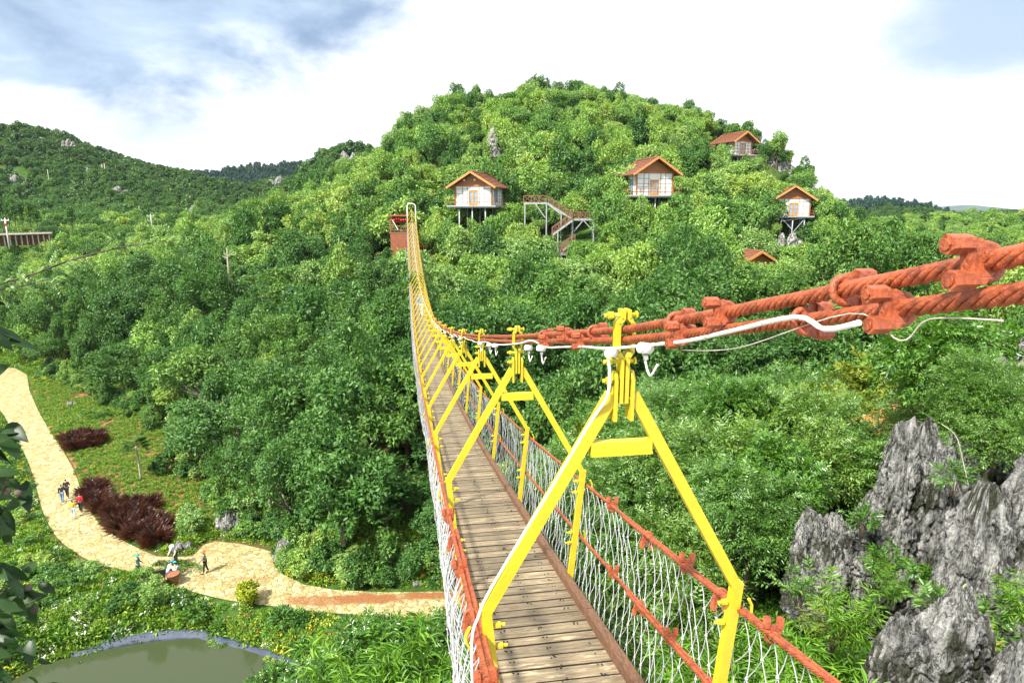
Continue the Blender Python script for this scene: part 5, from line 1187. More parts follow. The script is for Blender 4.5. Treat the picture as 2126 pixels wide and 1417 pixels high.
def edge_shrubs():
    rnd = random.Random(12); path = [Vector(p) for p in densify(FB[2:10], 1.25, False)]; k = 0
    for p in path:
        for off in (-.6, 1.0):
            q = p + Vector((rnd.uniform(-.6, .6), off + rnd.uniform(-.7, .7)))
            if inpoly([q.x], [q.y], PATH)[0] or dpoly([q.x], [q.y], PATH)[0] < .9: continue
            if inpoly([q.x], [q.y], BED2)[0] and rnd.random() < .7: continue
            dark = rnd.random() < .5; s = rnd.uniform(.55, 1.25)
            plant('shrubdark' if dark else 'shrub', rnd.randrange(9), (q.x, q.y, gz(q.x, q.y) - .1), 'dark green rounded shrub at the foot of the wood beside the path' if dark else 'light green rounded shrub at the foot of the wood beside the path', 'shrub', 'dark shrubs at the wood edge' if dark else 'light shrubs at the wood edge', (s, s, s * rnd.uniform(.8, 1.25)), rnd.uniform(0, 6))
            k += 1
    G = lambda px, py: tuple(onz(px, py, ZF))
    plant('shrubyellow', 0, G(520, 1258), 'bright yellow green shrub on the near edge of the paving', 'shrub', s=1.25)
    for px, py, s, lab in ((618, 1192, .8, 'yellow green bush in the dark planting corner, left one of three'), (640, 1198, .85, 'yellow green bush in the dark planting corner, middle one of three'), (660, 1200, .7, 'yellow green bush in the dark planting corner, right one of three')):
        plant('shrubyellow', 1, G(px, py), lab, 'shrub', 'yellow green bushes in the planting corner', s, px)
    plant('shrubyellow', 0, G(352, 1215), 'small yellow green plant beside the black sign', 'shrub', s=.45, rot=2)
    for k, (px, py, s) in enumerate(((590, 1180, .7), (680, 1175, .9), (720, 1195, .9), (750, 1205, 1.0), (650, 1165, 1.0), (800, 1212, .9))):
        plant('shrubdark' if k % 2 else 'shrub', k, G(px, py), 'leafy shrub in the planting corner between paving and woods', 'shrub', 'shrubs in the planting corner', s, k)
    for k, (px, py, s, lab) in enumerate(((395, 1108, 1.15, 'round light green small tree beside the maroon grass drift'), (505, 1085, 1.2, 'round topped green tree standing over the upright rock'), (330, 985, 1.0, 'low dark bush group right of the palm in the flower bed'), (365, 960, 1.1, 'taller dark bush at the right end of the flower bed'), (300, 1205, .6, 'green bush behind the black sign by the path'), (270, 1240, .8, 'green bush left of the sign on the pond bank'))):
        plant('shrub' if k in (0, 1, 4) else 'shrubdark', k, G(px, py), lab, 'bush', s=s, rot=k)
    p = at(868, 512, 98); plant('shrubred', 0, (p.x, p.y, p.z - 1), 'red leaved bush right of the far bridge end', 'bush', s=.8)
    for k, (px, py, s) in enumerate(((437, 1331, .42), (455, 1336, .36), (560, 1362, .45), (580, 1368, .4), (215, 1347, .34), (160, 1362, .4), (420, 1326, .3))):
        q = onz(px, py, ZW + .5); plant(('shrub', 'shrubdark')[k % 2], k, (q.x, q.y + .3, gz(q.x, q.y + .3) - .1), 'small green shrub leaning over the pond liner', 'shrub', 'shrubs over the pond liner', (s * 1.4, s, s), k)
    rnd = random.Random(77)
    for k in range(34):                                             # mixed shrubs on the bank left of the path and round the pond
        while True:
            px, py = rnd.uniform(-20, 640), rnd.uniform(1010, 1400); q = onz(px, py, ZF)
            if inpoly([q.x], [q.y], PATH)[0] or dpoly([q.x], [q.y], PATH)[0] < 1.2 or inpoly([q.x], [q.y], POND)[0] or dpoly([q.x], [q.y], POND)[0] < 1.6 or q.y > np.interp(q.x, [p_[0] for p_ in FB], [p_[1] for p_ in FB]) - 4 or py < 1000 + px * .62: continue
            break
        s = rnd.uniform(.35, .75); plant(('shrub', 'shrub', 'shrubdark')[k % 3], k, (q.x, q.y, gz(q.x, q.y) - .1), 'low leafy shrub on the planted bank between path and pond', 'shrub', 'shrubs on the bank by the pond', (s * 1.2, s * 1.2, s), rnd.uniform(0, 6))
edge_shrubs()
for k_, (px_, top_) in enumerate(((-12, 400), (6, 405), (20, 398), (33, 408), (48, 402), (64, 412), (78, 418), (150, 425))):
    p_ = at(px_, 472, 172); h_ = at(px_, top_, 172).z - p_.z; K_ = KIND['poplar'][k_ % 2]
    plant('poplar', k_, (p_.x, p_.y, p_.z - .4), 'slim dark columnar tree in the row above the viaduct', 'tree', 'columnar trees above the viaduct', (.95, .95, h_ / K_.top), k_, 'columnar_tree')
p_ = at(1612, 345, 150); K_ = KIND['midlight'][1]; s_ = (at(1612, 272, 150).z - p_.z) / K_.top; plant('midlight', 1, tuple(p_), 'lone airy tree standing out against the sky beside the hilltop cabin', 'tree', s=(s_ * .8, s_ * .8, s_), name='hilltop_tree')
def palm(loc, h, label, lean=(0, 0), dry=False):
    t = empty('fan_palm', loc, label, 'palm'); q = MB(); q.tube([(lean[0] * f * f * h, lean[1] * f * h, h * f) for f in np.linspace(0, 1, 7)], [.10, .085, .08, .08, .08, .09, .08], 8); q.build('trunk', M['bark_pale'], t)
    rng = np.random.default_rng(int(h * 100)); P, A, Nn, Ls = [], [], [], []; top = np.array([lean[0] * h, lean[1] * h, h])
    for k in range(20):
        az, el = rng.uniform(0, 6.28), rng.uniform(-.5, 1.1); d = np.array([math.cos(az) * math.cos(el), math.sin(az) * math.cos(el), math.sin(el)]); hub = top + d * rng.uniform(.5, .8)
        sidev = np.cross(d, [0, 0, 1]); sidev /= np.linalg.norm(sidev)
        P.append(top); A.append(d); Nn.append(np.cross(sidev, d)); Ls.append((.75, .05))
        for f in np.linspace(-1.25, 1.25, 13):
            P.append(hub); A.append(d * math.cos(f) + sidev * math.sin(f) + np.array([0, 0, -.18])); Nn.append(np.cross(sidev, d) + rng.normal(0, .1, 3)); Ls.append((.80, .15))
    Ls = np.array(Ls); c = link(bpy.data.objects.new('crown', leafmesh('crown', P, A, Nn, Ls[:, 0], Ls[:, 1], [M['leaf_palm']]))); c.parent = t
palm(tuple(onz(293, 998, ZF)), 3.6, 'fan palm with a slender trunk standing in the flower bed', (-.03, 0))
palm(tuple(onz(607, 1100, ZF)), 3.9, 'shaggy fan palm leaning left above the rock corner', (-.22, 0)); palm(tuple(onz(562, 1085, ZF)), 3.4, 'fan palm half hidden in the trees above the paving', (.05, 0))

# ------------------------------------------------------------------ sign, cart, cuttings
def sign_board():
    p = onz(333, 1213, ZF); t = empty('sign_board', p, 'blank black sign board on two posts beside the path', 'sign', rotz=.5)
    for x in (-.32, .32): q = MB(); q.bar((x, 0, 0), (x, 0, .95), .06, .06, up=(0, 1, 0)); q.build('post', M['sign_black'], t)
    q = MB(); q.box((0, -.04, .85), (.85, .05, .55), bev=.01); q.build('panel', M['sign_black'], t)
sign_board()
def cart():
    p = onz(361, 1213, ZF); t = empty('brown_basket', p, 'round brown carrying basket standing by the crouching workers', 'basket')
    q = MB(); rs = [.26, .32, .37, .41, .42]; q.tube([(0, 0, z) for z in (.03, .25, .5, .75, .82)], rs, 14); q.build('basket', M['basket_brown'], t)
    q = MB(); q.tube([(.43 * math.cos(a), .43 * math.sin(a), .84) for a in np.linspace(0, 2 * PI, 16, False)], .03, 6, closed=True); q.build('rim', M['basket_brown'], t)
    for sx in (-1, 1): q = MB(); q.tube([(sx * .15, -.42, .75), (sx * .17, -.52, .5), (sx * .15, -.36, .15)], .02, 5); q.build('strap', M['cloth_black'], t)
cart()
def cuttings():
    poly = fl([(300,1180),(330,1168),(375,1166),(420,1176),(415,1192),(380,1200),(320,1200)]); rng = np.random.default_rng(4); n = 5200
    xs = [p[0] for p in poly]; ys = [p[1] for p in poly]; x = rng.uniform(min(xs), max(xs), n); y = rng.uniform(min(ys), max(ys), n)
    k = inpoly(x, y, poly) & (_n2(x, y, .9, 3) + rng.normal(0, .12, n) > -.12); x, y = x[k], y[k]; A = rdir(rng, len(x)); A[:, 2] *= .25
    P = np.stack([x, y, ZF + .07 + rng.uniform(0, .16, len(x))], 1)
    o = link(bpy.data.objects.new('plant_cuttings', leafmesh('plant_cuttings', P, A, np.array([[0, 0, 1.]]).repeat(len(x), 0) + rng.normal(0, .3, (len(x), 3)), .24, .08, [M['leaf_bed'], M['leaf_dark'], M['leaf_purple']], matidx=rng.choice([0, 1, 2], len(x), p=[.35, .45, .2]))))
    tag(o, 'cut plants heaped across the stone path among the workers', 'cuttings', kind='stuff')
cuttings()

# ------------------------------------------------------------------ people
def skinned(name, verts, edges, rad, m, parent, sub=1):
    me = bpy.data.meshes.new(name); me.from_pydata([tuple(v) for v in verts], edges, []); me.materials.append(M[m]); o = link(bpy.data.objects.new(name, me)); o.parent = parent
    md = o.modifiers.new('skin', 'SKIN'); md.use_smooth_shade = True
    for i, r in enumerate(rad): d = me.skin_vertices[0].data[i]; d.radius = (r, r) if not hasattr(r, '__len__') else r; d.use_root = (i == 0)
    s = o.modifiers.new('round', 'SUBSURF'); s.levels = sub; s.render_levels = sub; return o
def person(loc, face_, label, top, legs, hair='hair', hat=None, thigh=(.3, -.25), shank=(.1, .35), torso=.05, arm=(-.4, .4), fore=(.5, .6), abd=(.12, .12), crouch=False, h=1.70, hand_to=None, shoe='cloth_black', turn=0):
    """x forward; angles about the lateral axis, positive swings forward"""
    t = empty('person', loc, label, 'person', rotz=face_); k = h / 1.70; t.scale = (k,) * 3
    dirp = lambda a: Vector((math.sin(a), 0, -math.cos(a)))
    hipz = .0; V = []; E = []; R = []
    def av(p, r, par=None):
        V.append(Vector(p)); R.append(r)
        if par is not None: E.append((par, len(V) - 1))
        return len(V) - 1
    up_ = Vector((math.sin(torso), 0, math.cos(torso))); fw = Vector((math.cos(torso), 0, -math.sin(torso)))
    P0 = Vector((0, 0, 0)); pel = av(P0, .115); sp = av(P0 + up_ * .2, .105, pel); ch = av(P0 + up_ * .40, .125, sp); nk = av(P0 + up_ * .545, .052, ch); hb = av(P0 + up_ * .61 + fw * .015, .07, nk); hm = av(P0 + up_ * .69 + fw * .02, .092, hb); ht = av(P0 + up_ * .775 + fw * .012, .068, hm)
    ns = av(P0 + up_ * .665 + fw * .115, .012, hm)
    legs_i, arms_i = [], []
    for i, sd_ in enumerate((1, -1)):
        hip = av(P0 + Vector((0, sd_ * .09, -.03)), .085, pel); kn = av(V[hip] + dirp(thigh[i]) * .43, .060, hip); mid = av(V[kn] + dirp(thigh[i] - shank[i]) * .16 , .056, kn); an = av(V[kn] + dirp(thigh[i] - shank[i]) * .42, .038, mid)
        he = av(V[an] + Vector((.02, 0, -.045)), .038, an); toe = av(V[he] + Vector((.15, sd_ * .02, -.01)), .034, he); legs_i.append((hip, kn, mid, an, he, toe))
        sh = av(P0 + up_ * .47 + Vector((0, sd_ * .175, 0)), .058, ch)
        a = arm[i] + 0; d1 = Vector((math.sin(a), sd_ * math.sin(abd[i]), -math.cos(a))).normalized(); el = av(V[sh] + d1 * .285, .043, sh); b = a + fore[i]; d2 = Vector((math.sin(b), sd_ * .05, -math.cos(b))).normalized(); wr = av(V[el] + d2 * .25, .028, el)
        pm = av(V[wr] + d2 * .07, .034, wr); latv = Vector((0, 1, 0)); curl = (d2 + Vector((.35, 0, .1))).normalized()
        for q, (o_, ln) in enumerate(((-.027, .062), (-.009, .075), (.009, .07), (.027, .055))):
            f1 = av(V[pm] + latv * o_ + d2 * .035, .010, pm); av(V[f1] + curl * ln, .008, f1)
        th = av(V[wr] + d2 * .045 + Vector((.03, -sd_ * .012, 0)), .012, wr); av(V[th] + (d2 + Vector((.6, 0, 0))).normalized() * .045, .009, th)
        arms_i.append((sh, el, wr))
    zmin = min(V[l[4]].z for l in legs_i) - .04; off = Vector((0, 0, -zmin))
    V = [v + off for v in V]
    skinned('body', V, E, R, 'skin', t)
    # shirt and trousers follow the body
    vs = [V[pel] + up_ * .0, V[sp], V[ch], V[ch] + up_ * .10]; ed = [(0, 1), (1, 2), (2, 3)]; rd = [(.140, .125), (.130, .115), (.152, .128), (.09, .08)]
    for sh, el, wr in arms_i:
        b = len(vs); vs += [V[sh], V[el], V[el].lerp(V[wr], .85)]; ed += [(2, b), (b, b + 1), (b + 1, b + 2)]; rd += [.075, .058, .045]
    skinned('shirt', vs, ed, rd, top, t)
    vs = [V[pel] + up_ * .03]; ed = []; rd = [.135]
    for hip, kn, mid, an, he, toe in legs_i:
        b = len(vs); vs += [V[hip], V[kn], V[an] + (V[kn] - V[an]) * .06]; ed += [(0, b), (b, b + 1), (b + 1, b + 2)]; rd += [.100, .078, .062]
    skinned('trousers', vs, ed, rd, legs, t)
    for l in legs_i: skinned('shoe', [V[l[4]] + Vector((-.03, 0, 0)), V[l[4]].lerp(V[l[5]], .6), V[l[5]] + Vector((.03, 0, 0))], [(0, 1), (1, 2)], [.05, .047, .038], shoe, t)
    hc = V[hm] - fw * .022 + up_ * .025
    if hat:
        q = MB(); z = hc + up_ * .03; q.tube([z - up_ * .01, z + up_ * .05, z + up_ * .10, z + up_ * .125], [.122, .118, .085, .02], 14); q.tube([z - up_ * .005, z + up_ * .012], [.19, .165], 16); q.build('hat', M[hat], t)
    skinned('hair', [hc + up_ * .05, hc - up_ * .02 - fw * .03, hc - up_ * .08 - fw * .035], [(0, 1), (1, 2)], [.098, .092, .06], hair, t)
    return t
G = lambda px, py: tuple(onz(px, py, ZF) + Vector((0, 0, .055)))
FAR = math.radians(115)                                             # walking away up the path
person(G(131, 1043), FAR, 'person in black top and blue jeans walking up the path, left of the pair', 'cloth_black', 'cloth_jeans', h=1.64, thigh=(.2, -.2))
person(G(141, 1033), FAR, 'person all in black walking up the path, right of the dark pair', 'cloth_black', 'cloth_black', h=1.74)
person(G(169, 1064), FAR, 'person in a red shirt and black trousers walking up the path', 'cloth_red', 'cloth_black', h=1.72, arm=(.2, -.3), shoe='cloth_white')
person(G(154, 1075), FAR, 'person in a yellow shirt and pale blue trousers walking up the path', 'cloth_yellow', 'cloth_pale', h=1.58, thigh=(.4, -.3), shoe='cloth_white')
person(G(289, 1198), math.radians(20), 'worker in dark teal clothes and green hat standing at the left of the cuttings', 'cloth_teal', 'cloth_grey', hat='hat_teal', thigh=(.05, -.03), shank=(.03, .02), arm=(.3, .2), h=1.66)
person(G(367, 1172), math.radians(-100), 'worker in a white shirt and black trousers bending behind the cuttings', 'cloth_white', 'cloth_black', hat='cloth_pale', torso=.45, thigh=(.15, .02), shank=(.12, .1), arm=(.3, .5), fore=(.6, .4))
person(G(428, 1190), math.radians(200), 'worker in grey with an orange hat standing right of the cuttings', 'cloth_grey', 'cloth_black', hat='hat_orange', thigh=(.22, -.12), shank=(.1, .15), arm=(.4, -.1), fore=(.8, .4))
person(G(349, 1200), math.radians(60), 'worker in white with blue hat crouching over the cuttings, farther from the basket', 'cloth_white', 'cloth_jeans', hat='cloth_blue', torso=.6, thigh=(1.75, 1.6), shank=(2.35, 2.2), arm=(.7, .8), fore=(.4, .3))
person(G(365, 1203), math.radians(110), 'worker in pale blue with a teal hat crouching next to the brown basket', 'cloth_pale', 'cloth_black', hat='hat_teal', torso=.55, thigh=(1.7, 1.6), shank=(2.3, 2.2), arm=(.6, .9), fore=(.5, .3))
pb = bworld(.05, 50.3, zc(50.3) - 1.147); person(tuple(pb), math.radians(-100), 'person in blue with white hat walking on the yellow bridge', 'cloth_blue', 'cloth_white', hat='cloth_white', h=1.72)
# ------------------------------------------------------------------ leafy plants close to the viewer
def sprays(P, D, rng, n, tl, L, W, droop=.25, jit=.3, compound=True):
    """twigs at P pointing along D, each with n leaves set alternately; returns leaf arrays"""
    T = len(P); D = D / np.linalg.norm(D, axis=1, keepdims=True); S = np.cross(D, rng.normal(0, .5, (T, 3)) + np.array([0, 0, 1.])); S /= np.linalg.norm(S, axis=1, keepdims=True); U = np.cross(S, D)
    f = np.linspace(.12, 1, n)[None, :, None]; tl = (tl * rng.uniform(.6, 1.25, T))[:, None, None]
    pos = P[:, None] + D[:, None] * f * tl - np.array([0, 0, 1.]) * droop * tl * f ** 2
    sg = np.where(np.arange(n) % 2 == 0, 1., -1.)[None, :, None]; last = (np.arange(n) == n - 1)[None, :, None]
    ax = np.where(last, D[:, None], D[:, None] * .55 + S[:, None] * sg * .9) + rng.normal(0, jit * .4, (T, n, 3)) - np.array([0, 0, .18]); nr = U[:, None] + rng.normal(0, jit, (T, n, 3)) + np.array([0, 0, .4])
    return pos.reshape(-1, 3), ax.reshape(-1, 3), nr.reshape(-1, 3), L * rng.uniform(.7, 1.25, T * n), W * rng.uniform(.75, 1.2, T * n)
def spray_crown(name, seed, R, H, nb, nt, n, tl, L, W, m, low=.3, up=.15):
    rng = np.random.default_rng(seed); u = rdir(rng, nb); u[:, 2] = np.where(rng.random(nb) < .7, np.abs(u[:, 2]), -np.abs(u[:, 2]) * low)
    c = u * (rng.uniform(.4, .8, nb) ** .7)[:, None] * np.array([R, R, H * .5]) + np.array([0, 0, H * .5]); br = rng.uniform(.28, .45, nb) * R
    k = rng.integers(0, nb, nt); d = rdir(rng, nt); d[:, 2] = d[:, 2] * .8 + .2; d /= np.linalg.norm(d, axis=1, keepdims=True)
    P = c[k] + d * (br[k] * rng.uniform(.55, 1.0, nt))[:, None]
    a = sprays(P, d + rng.normal(0, .45, (nt, 3)) + np.array([0, 0, up]), rng, n, tl, L, W)
    return leafmesh(name, *a, [M[m]], droop=.18)
KIND['near'] = [Kind(spray_crown('crown', 500 + i, 1.5, 2.3, 16, 1500, 11, .42, .115, .042, 'leaf_near'), trunk_mesh('trunk', 500 + i, 1.6, .07, 1.5, 2.3, M['bark'], 6), 1.5, 2.3, 1.4) for i in range(4)]
KIND['gloss'] = [Kind(spray_crown('crown', 540 + i, 1.5, 2.1, 16, 1300, 9, .32, .13, .062, 'leaf_gloss'), trunk_mesh('trunk', 540 + i, 1.6, .07, 1.5, 2.1, M['bark'], 6), 1.5, 2.1, 1.4) for i in range(3)]
KIND['yellowish'] = [Kind(spray_crown('crown', 570 + i, 1.7, 2.2, 14, 1300, 9, .30, .15, .075, 'leaf_yellowish'), trunk_mesh('trunk', 570 + i, 1.8, .07, 1.7, 2.2, M['bark'], 6), 1.7, 2.2, 1.6) for i in range(2)]
def bamboo_mesh(seed, m='leaf_bamboo', h=1.3, stems=12, L=.19, W=.026):
    rng = np.random.default_rng(seed); P, D = [], []; st = MB()
    for k in range(stems):
        a = rng.uniform(0, 6.28); b = np.array([math.cos(a), math.sin(a), 0]) * rng.uniform(.03, .25); ln = rng.uniform(.12, .42) * h; hh = h * rng.uniform(.7, 1.1); pts = [b + np.array([math.cos(a) * ln * f * f, math.sin(a) * ln * f * f, hh * f]) for f in np.linspace(0, 1, 6)]
        st.tube([tuple(p) for p in pts], [.007, .006, .006, .005, .004, .002], 4, cap=False)
        for q in range(9):
            f = rng.uniform(.35, 1); i = min(4, int(f * 5)); p = pts[i] + (pts[i + 1] - pts[i]) * (f * 5 - i); P.append(p); aa = rng.uniform(0, 6.28); D.append([math.cos(aa), math.sin(aa), rng.uniform(.1, .9)])
    a = sprays(np.array(P), np.array(D), rng, 6, .20, L, W, .3, .35)
    return leafmesh('leaves', *a, [M[m]], droop=.30), st
def bamboo_kind(seed, **kw):
    lm, st = bamboo_mesh(seed, **kw); me = bpy.data.meshes.new('stems'); me.from_pydata(st.v, [], st.f); me.materials.append(M['leaf_bamboo']); return lm, me
BAM = [bamboo_kind(600 + i) for i in range(4)]
def put_bamboo(i, loc, s, rot, label, group):
    t = empty('dwarf_bamboo', loc, label, 'bamboo', group, rot); t.scale = (s,) * 3
    for n_, me in zip(('leaves', 'stems'), BAM[i % 4]): o = link(bpy.data.objects.new(n_, me)); o.parent = t
ROCKS = [(RA, 2.0), (RB, 1.7), (RC, .9), (RD, 1.0)]
def clear_of_rocks(x, y, r):
    return all(math.hypot(x - q.x, y - q.y) > rr + r for q, rr in ROCKS)
def near_right():
    rnd = random.Random(21); n = 0
    for row, Y in enumerate(np.arange(11.5, 36, 1.75)):
        for X in np.arange(1.0 + (row % 2) * .9, 30, 1.9):
            x, y = X + rnd.uniform(-.6, .6), Y + rnd.uniform(-.6, .6); px = 1063 + FPX * x / (y + .8)
            if px > 2350: continue
            if px > 1600 and y < 12.6: continue
            top = -4.7 - .95 * max(0, 5.5 - x) * min(1, 24 / y) - .36 * max(0, y - 17) + rnd.uniform(-.7, .5) + .05 * max(0, x - 8)
            if x - (BX - .16 * y) < 2.2: top = min(top, zc(y) - 4)
            g = gz(x, y); hh = top - g
            if hh < .8: continue
            # keep sight lines to the crag and the little red huts
            tx, ty, td = project(np.array([x, y, top - .6]))
            if 1610 < tx < 2100 and y < 13.2: continue
            if any(abs(tx - hx) < 75 and y < hd and ty < hy + 40 for hx, hy, hd in ((1925, 800, 21), (1792, 895, 17))): top -= 1.1
            key = 'near' if rnd.random() < .68 else ('gloss' if rnd.random() < .8 else 'yellowish'); k = KIND[key][rnd.randrange(9) % len(KIND[key])]
            s = rnd.uniform(.8, 1.2) * (1.0 if y < 20 else 1.25); z = top - (k.h + k.H) * s
            lab = {'near': 'green small tree with fine narrow leaves on the slope right of the bridge', 'gloss': 'glossy broad leaved small tree on the slope right of the bridge', 'yellowish': 'yellowish leaved small tree on the slope right of the bridge'}[key]
            t = plant(key, rnd.randrange(9), (x, y, z), lab, 'tree', {'near': 'fine leaved trees on the near right slope', 'gloss': 'glossy trees on the near right slope', 'yellowish': 'yellowish trees on the near right slope'}[key], s, rnd.uniform(0, 6), 'slope_tree'); n += 1
            if z > g + .3:                                         # taller stem down to the ground
                q = MB(); q.tube([(0, 0, (g - z) / s - .5), (0, 0, .3)], [.10, .08], 7); q.build('stem', M['bark'], t)
    for (px, py, D, s, key, lab) in ((1300, 935, 23, 1.25, 'yellowish', 'broad yellow green bush showing under the first yellow frame'), (2030, 815, 11.6, .55, 'near', 'leafy branchy shrub left of the dark pillar at the right edge'), (2060, 905, 10.9, .55, 'near', 'leafy shrub growing between crag and slab at the right edge'),
                                     (1985, 770, 13.5, .95, 'gloss', 'glossy leaved tree behind the two peaked crag'), (1560, 1075, 12.3, .8, 'near', 'fine leaved shrub left of the mossy ledge')):
        p = at(px, py, D); k = KIND[key][0]; z = p.z - (k.h + k.H * .5) * s; t = plant(key, 1, (p.x, p.y, z), lab, 'shrub', s=s, rot=px)
        q = MB(); r_ = .02 if s < .7 else .1; q.tube([(0, 0, (gz(p.x, p.y) - z) / s - .5), (0, 0, .3)], [r_, r_], 7); q.build('stem', M['bark'], t)
    # bamboo grass beyond the right hand cable
    for row, Y in enumerate(np.arange(4.6, 12.2, .62)):
        for X in np.arange(.6, 9, .66):
            x, y = X + rnd.uniform(-.28, .28), Y + rnd.uniform(-.28, .28); l = (x - BX) * math.cos(BA) - (y - BY) * math.sin(BA)
            if l < 1.25 or not clear_of_rocks(x, y, -.35 if y > 8 else .05): continue
            px, py, d = project(np.array([x, y, -5.6]))
            if px > 1800 and y < 9 or px > 2000: continue
            if 1640 < px < 1790 and 9.2 < y < 10.6: continue
            g = gz(x, y); put_bamboo(rnd.randrange(4), (x, y, g - .05), rnd.uniform(.65, 1.15), rnd.uniform(0, 6), 'bright green dwarf bamboo clump beyond the right net', 'dwarf bamboo beyond the right net'); n += 1
    # plants on and round the rocks
    for (px, py, D, s, lab) in ((1820, 1190, 9.1, .34, 'dwarf bamboo tuft in the gap between crag and slab, higher one'), (1850, 1230, 8.6, .36, 'dwarf bamboo tuft in the gap between crag and slab, lower one'), (2060, 1400, 6.4, .6, 'dwarf bamboo tuft between boulder and slab at the lower right'), (2110, 1270, 6.6, .45, 'dwarf bamboo tuft at the right edge in front of the slab'), (1750, 1290, 7.0, .6, 'dwarf bamboo tuft left of the rounded boulder')):
        p = at(px, py, D); put_bamboo(1, (p.x, p.y, p.z - .5 * s), s, px, lab, None)
    rg = np.random.default_rng(91)
    for k, (px, py, D, s, m_, lab) in enumerate(((1845, 1172, 9.2, .55, 'leaf_gloss', 'small leafy shrub at the foot of the two peaked crag'), (1985, 985, 9.6, .42, 'leaf_near', 'small leafy shrub in the cleft behind the slab'), (1665, 1225, 9.0, .6, 'leaf_near', 'small leafy shrub below the mossy ledge'), (1730, 1300, 7.4, .6, 'leaf_yellowish', 'small yellowing shrub left of the rounded boulder'),
                                                      (1930, 1190, 8.4, .35, 'leaf_gloss', 'tiny leafy sprig in a crack above the rounded boulder'), (1790, 1075, 9.9, .4, 'leaf_gloss', 'small leafy sprig between ledge and crag'), (2020, 1330, 6.3, .4, 'leaf_yellowish', 'yellowish sprig behind the rounded boulder'), (1965, 1262, 7.0, .5, 'leaf_near', 'green sprig in the gap between slab and rounded boulder'), (2055, 1290, 6.8, .5, 'leaf_gloss', 'dark green sprig at the foot of the slab'))):
        p = at(px, py, D); nt = 34; a_ = rg.uniform(0, 6.28, nt); el = rg.uniform(.2, 1.4, nt); d_ = np.stack([np.cos(a_) * np.cos(el), np.sin(a_) * np.cos(el), np.sin(el)], 1); P_ = d_ * rg.uniform(.1, .75, nt)[:, None] * s
        lv = sprays(P_, d_ + rg.normal(0, .3, (nt, 3)), rg, 8, .34 * s, .10, .036); t = empty('rock_shrub', (p.x, p.y, p.z - .15), lab, 'shrub'); o_ = link(bpy.data.objects.new('leaves', leafmesh('leaves', *lv, [M[m_]], droop=.2))); o_.parent = t
        q = MB()
        for d1, p1 in zip(d_[:12], P_[:12]): q.tube([(0, 0, -.25), tuple(p1 * .6), tuple(p1 + d1 * .2 * s)], [.008, .005, .002], 4)
        q.build('stems', M['bark'], t)
    print('near right', n)
near_right()
def broad_leaves(P, A, Nn, L, W, m):
    """larger leaves with a rounded outline, a folded midrib and a drooping tip"""
    P, A, Nn = (np.asarray(v, float) for v in (P, A, Nn)); A = A / np.linalg.norm(A, axis=1, keepdims=True); B = np.cross(A, Nn); B /= np.linalg.norm(B, axis=1, keepdims=True); Nn = np.cross(B, A); V, Q, n = [], [], len(P)
    prof = [(0, .03), (.12, .55), (.3, .95), (.5, 1.0), (.7, .78), (.87, .38), (1, .02)]
    for t_, w_ in prof:
        c = P + A * (L * t_)[:, None] - Nn * (L * .32 * t_ ** 2)[:, None]
        for sg in (-1, 0, 1): V.append(c + B * (W * .5 * w_ * sg)[:, None] + Nn * (W * .14 * w_ * abs(sg))[:, None])
    V = np.stack(V, 1).reshape(-1, 3); b = np.arange(n)[:, None] * 21
    for i in range(6):
        for j in (0, 1): a = i * 3 + j; Q.append(b + np.array([a, a + 1, a + 4, a + 3]))
    return mesh_fast('leaves', V, quads=np.stack(Q, 1).reshape(-1, 4), mats=[m], smooth_=True)
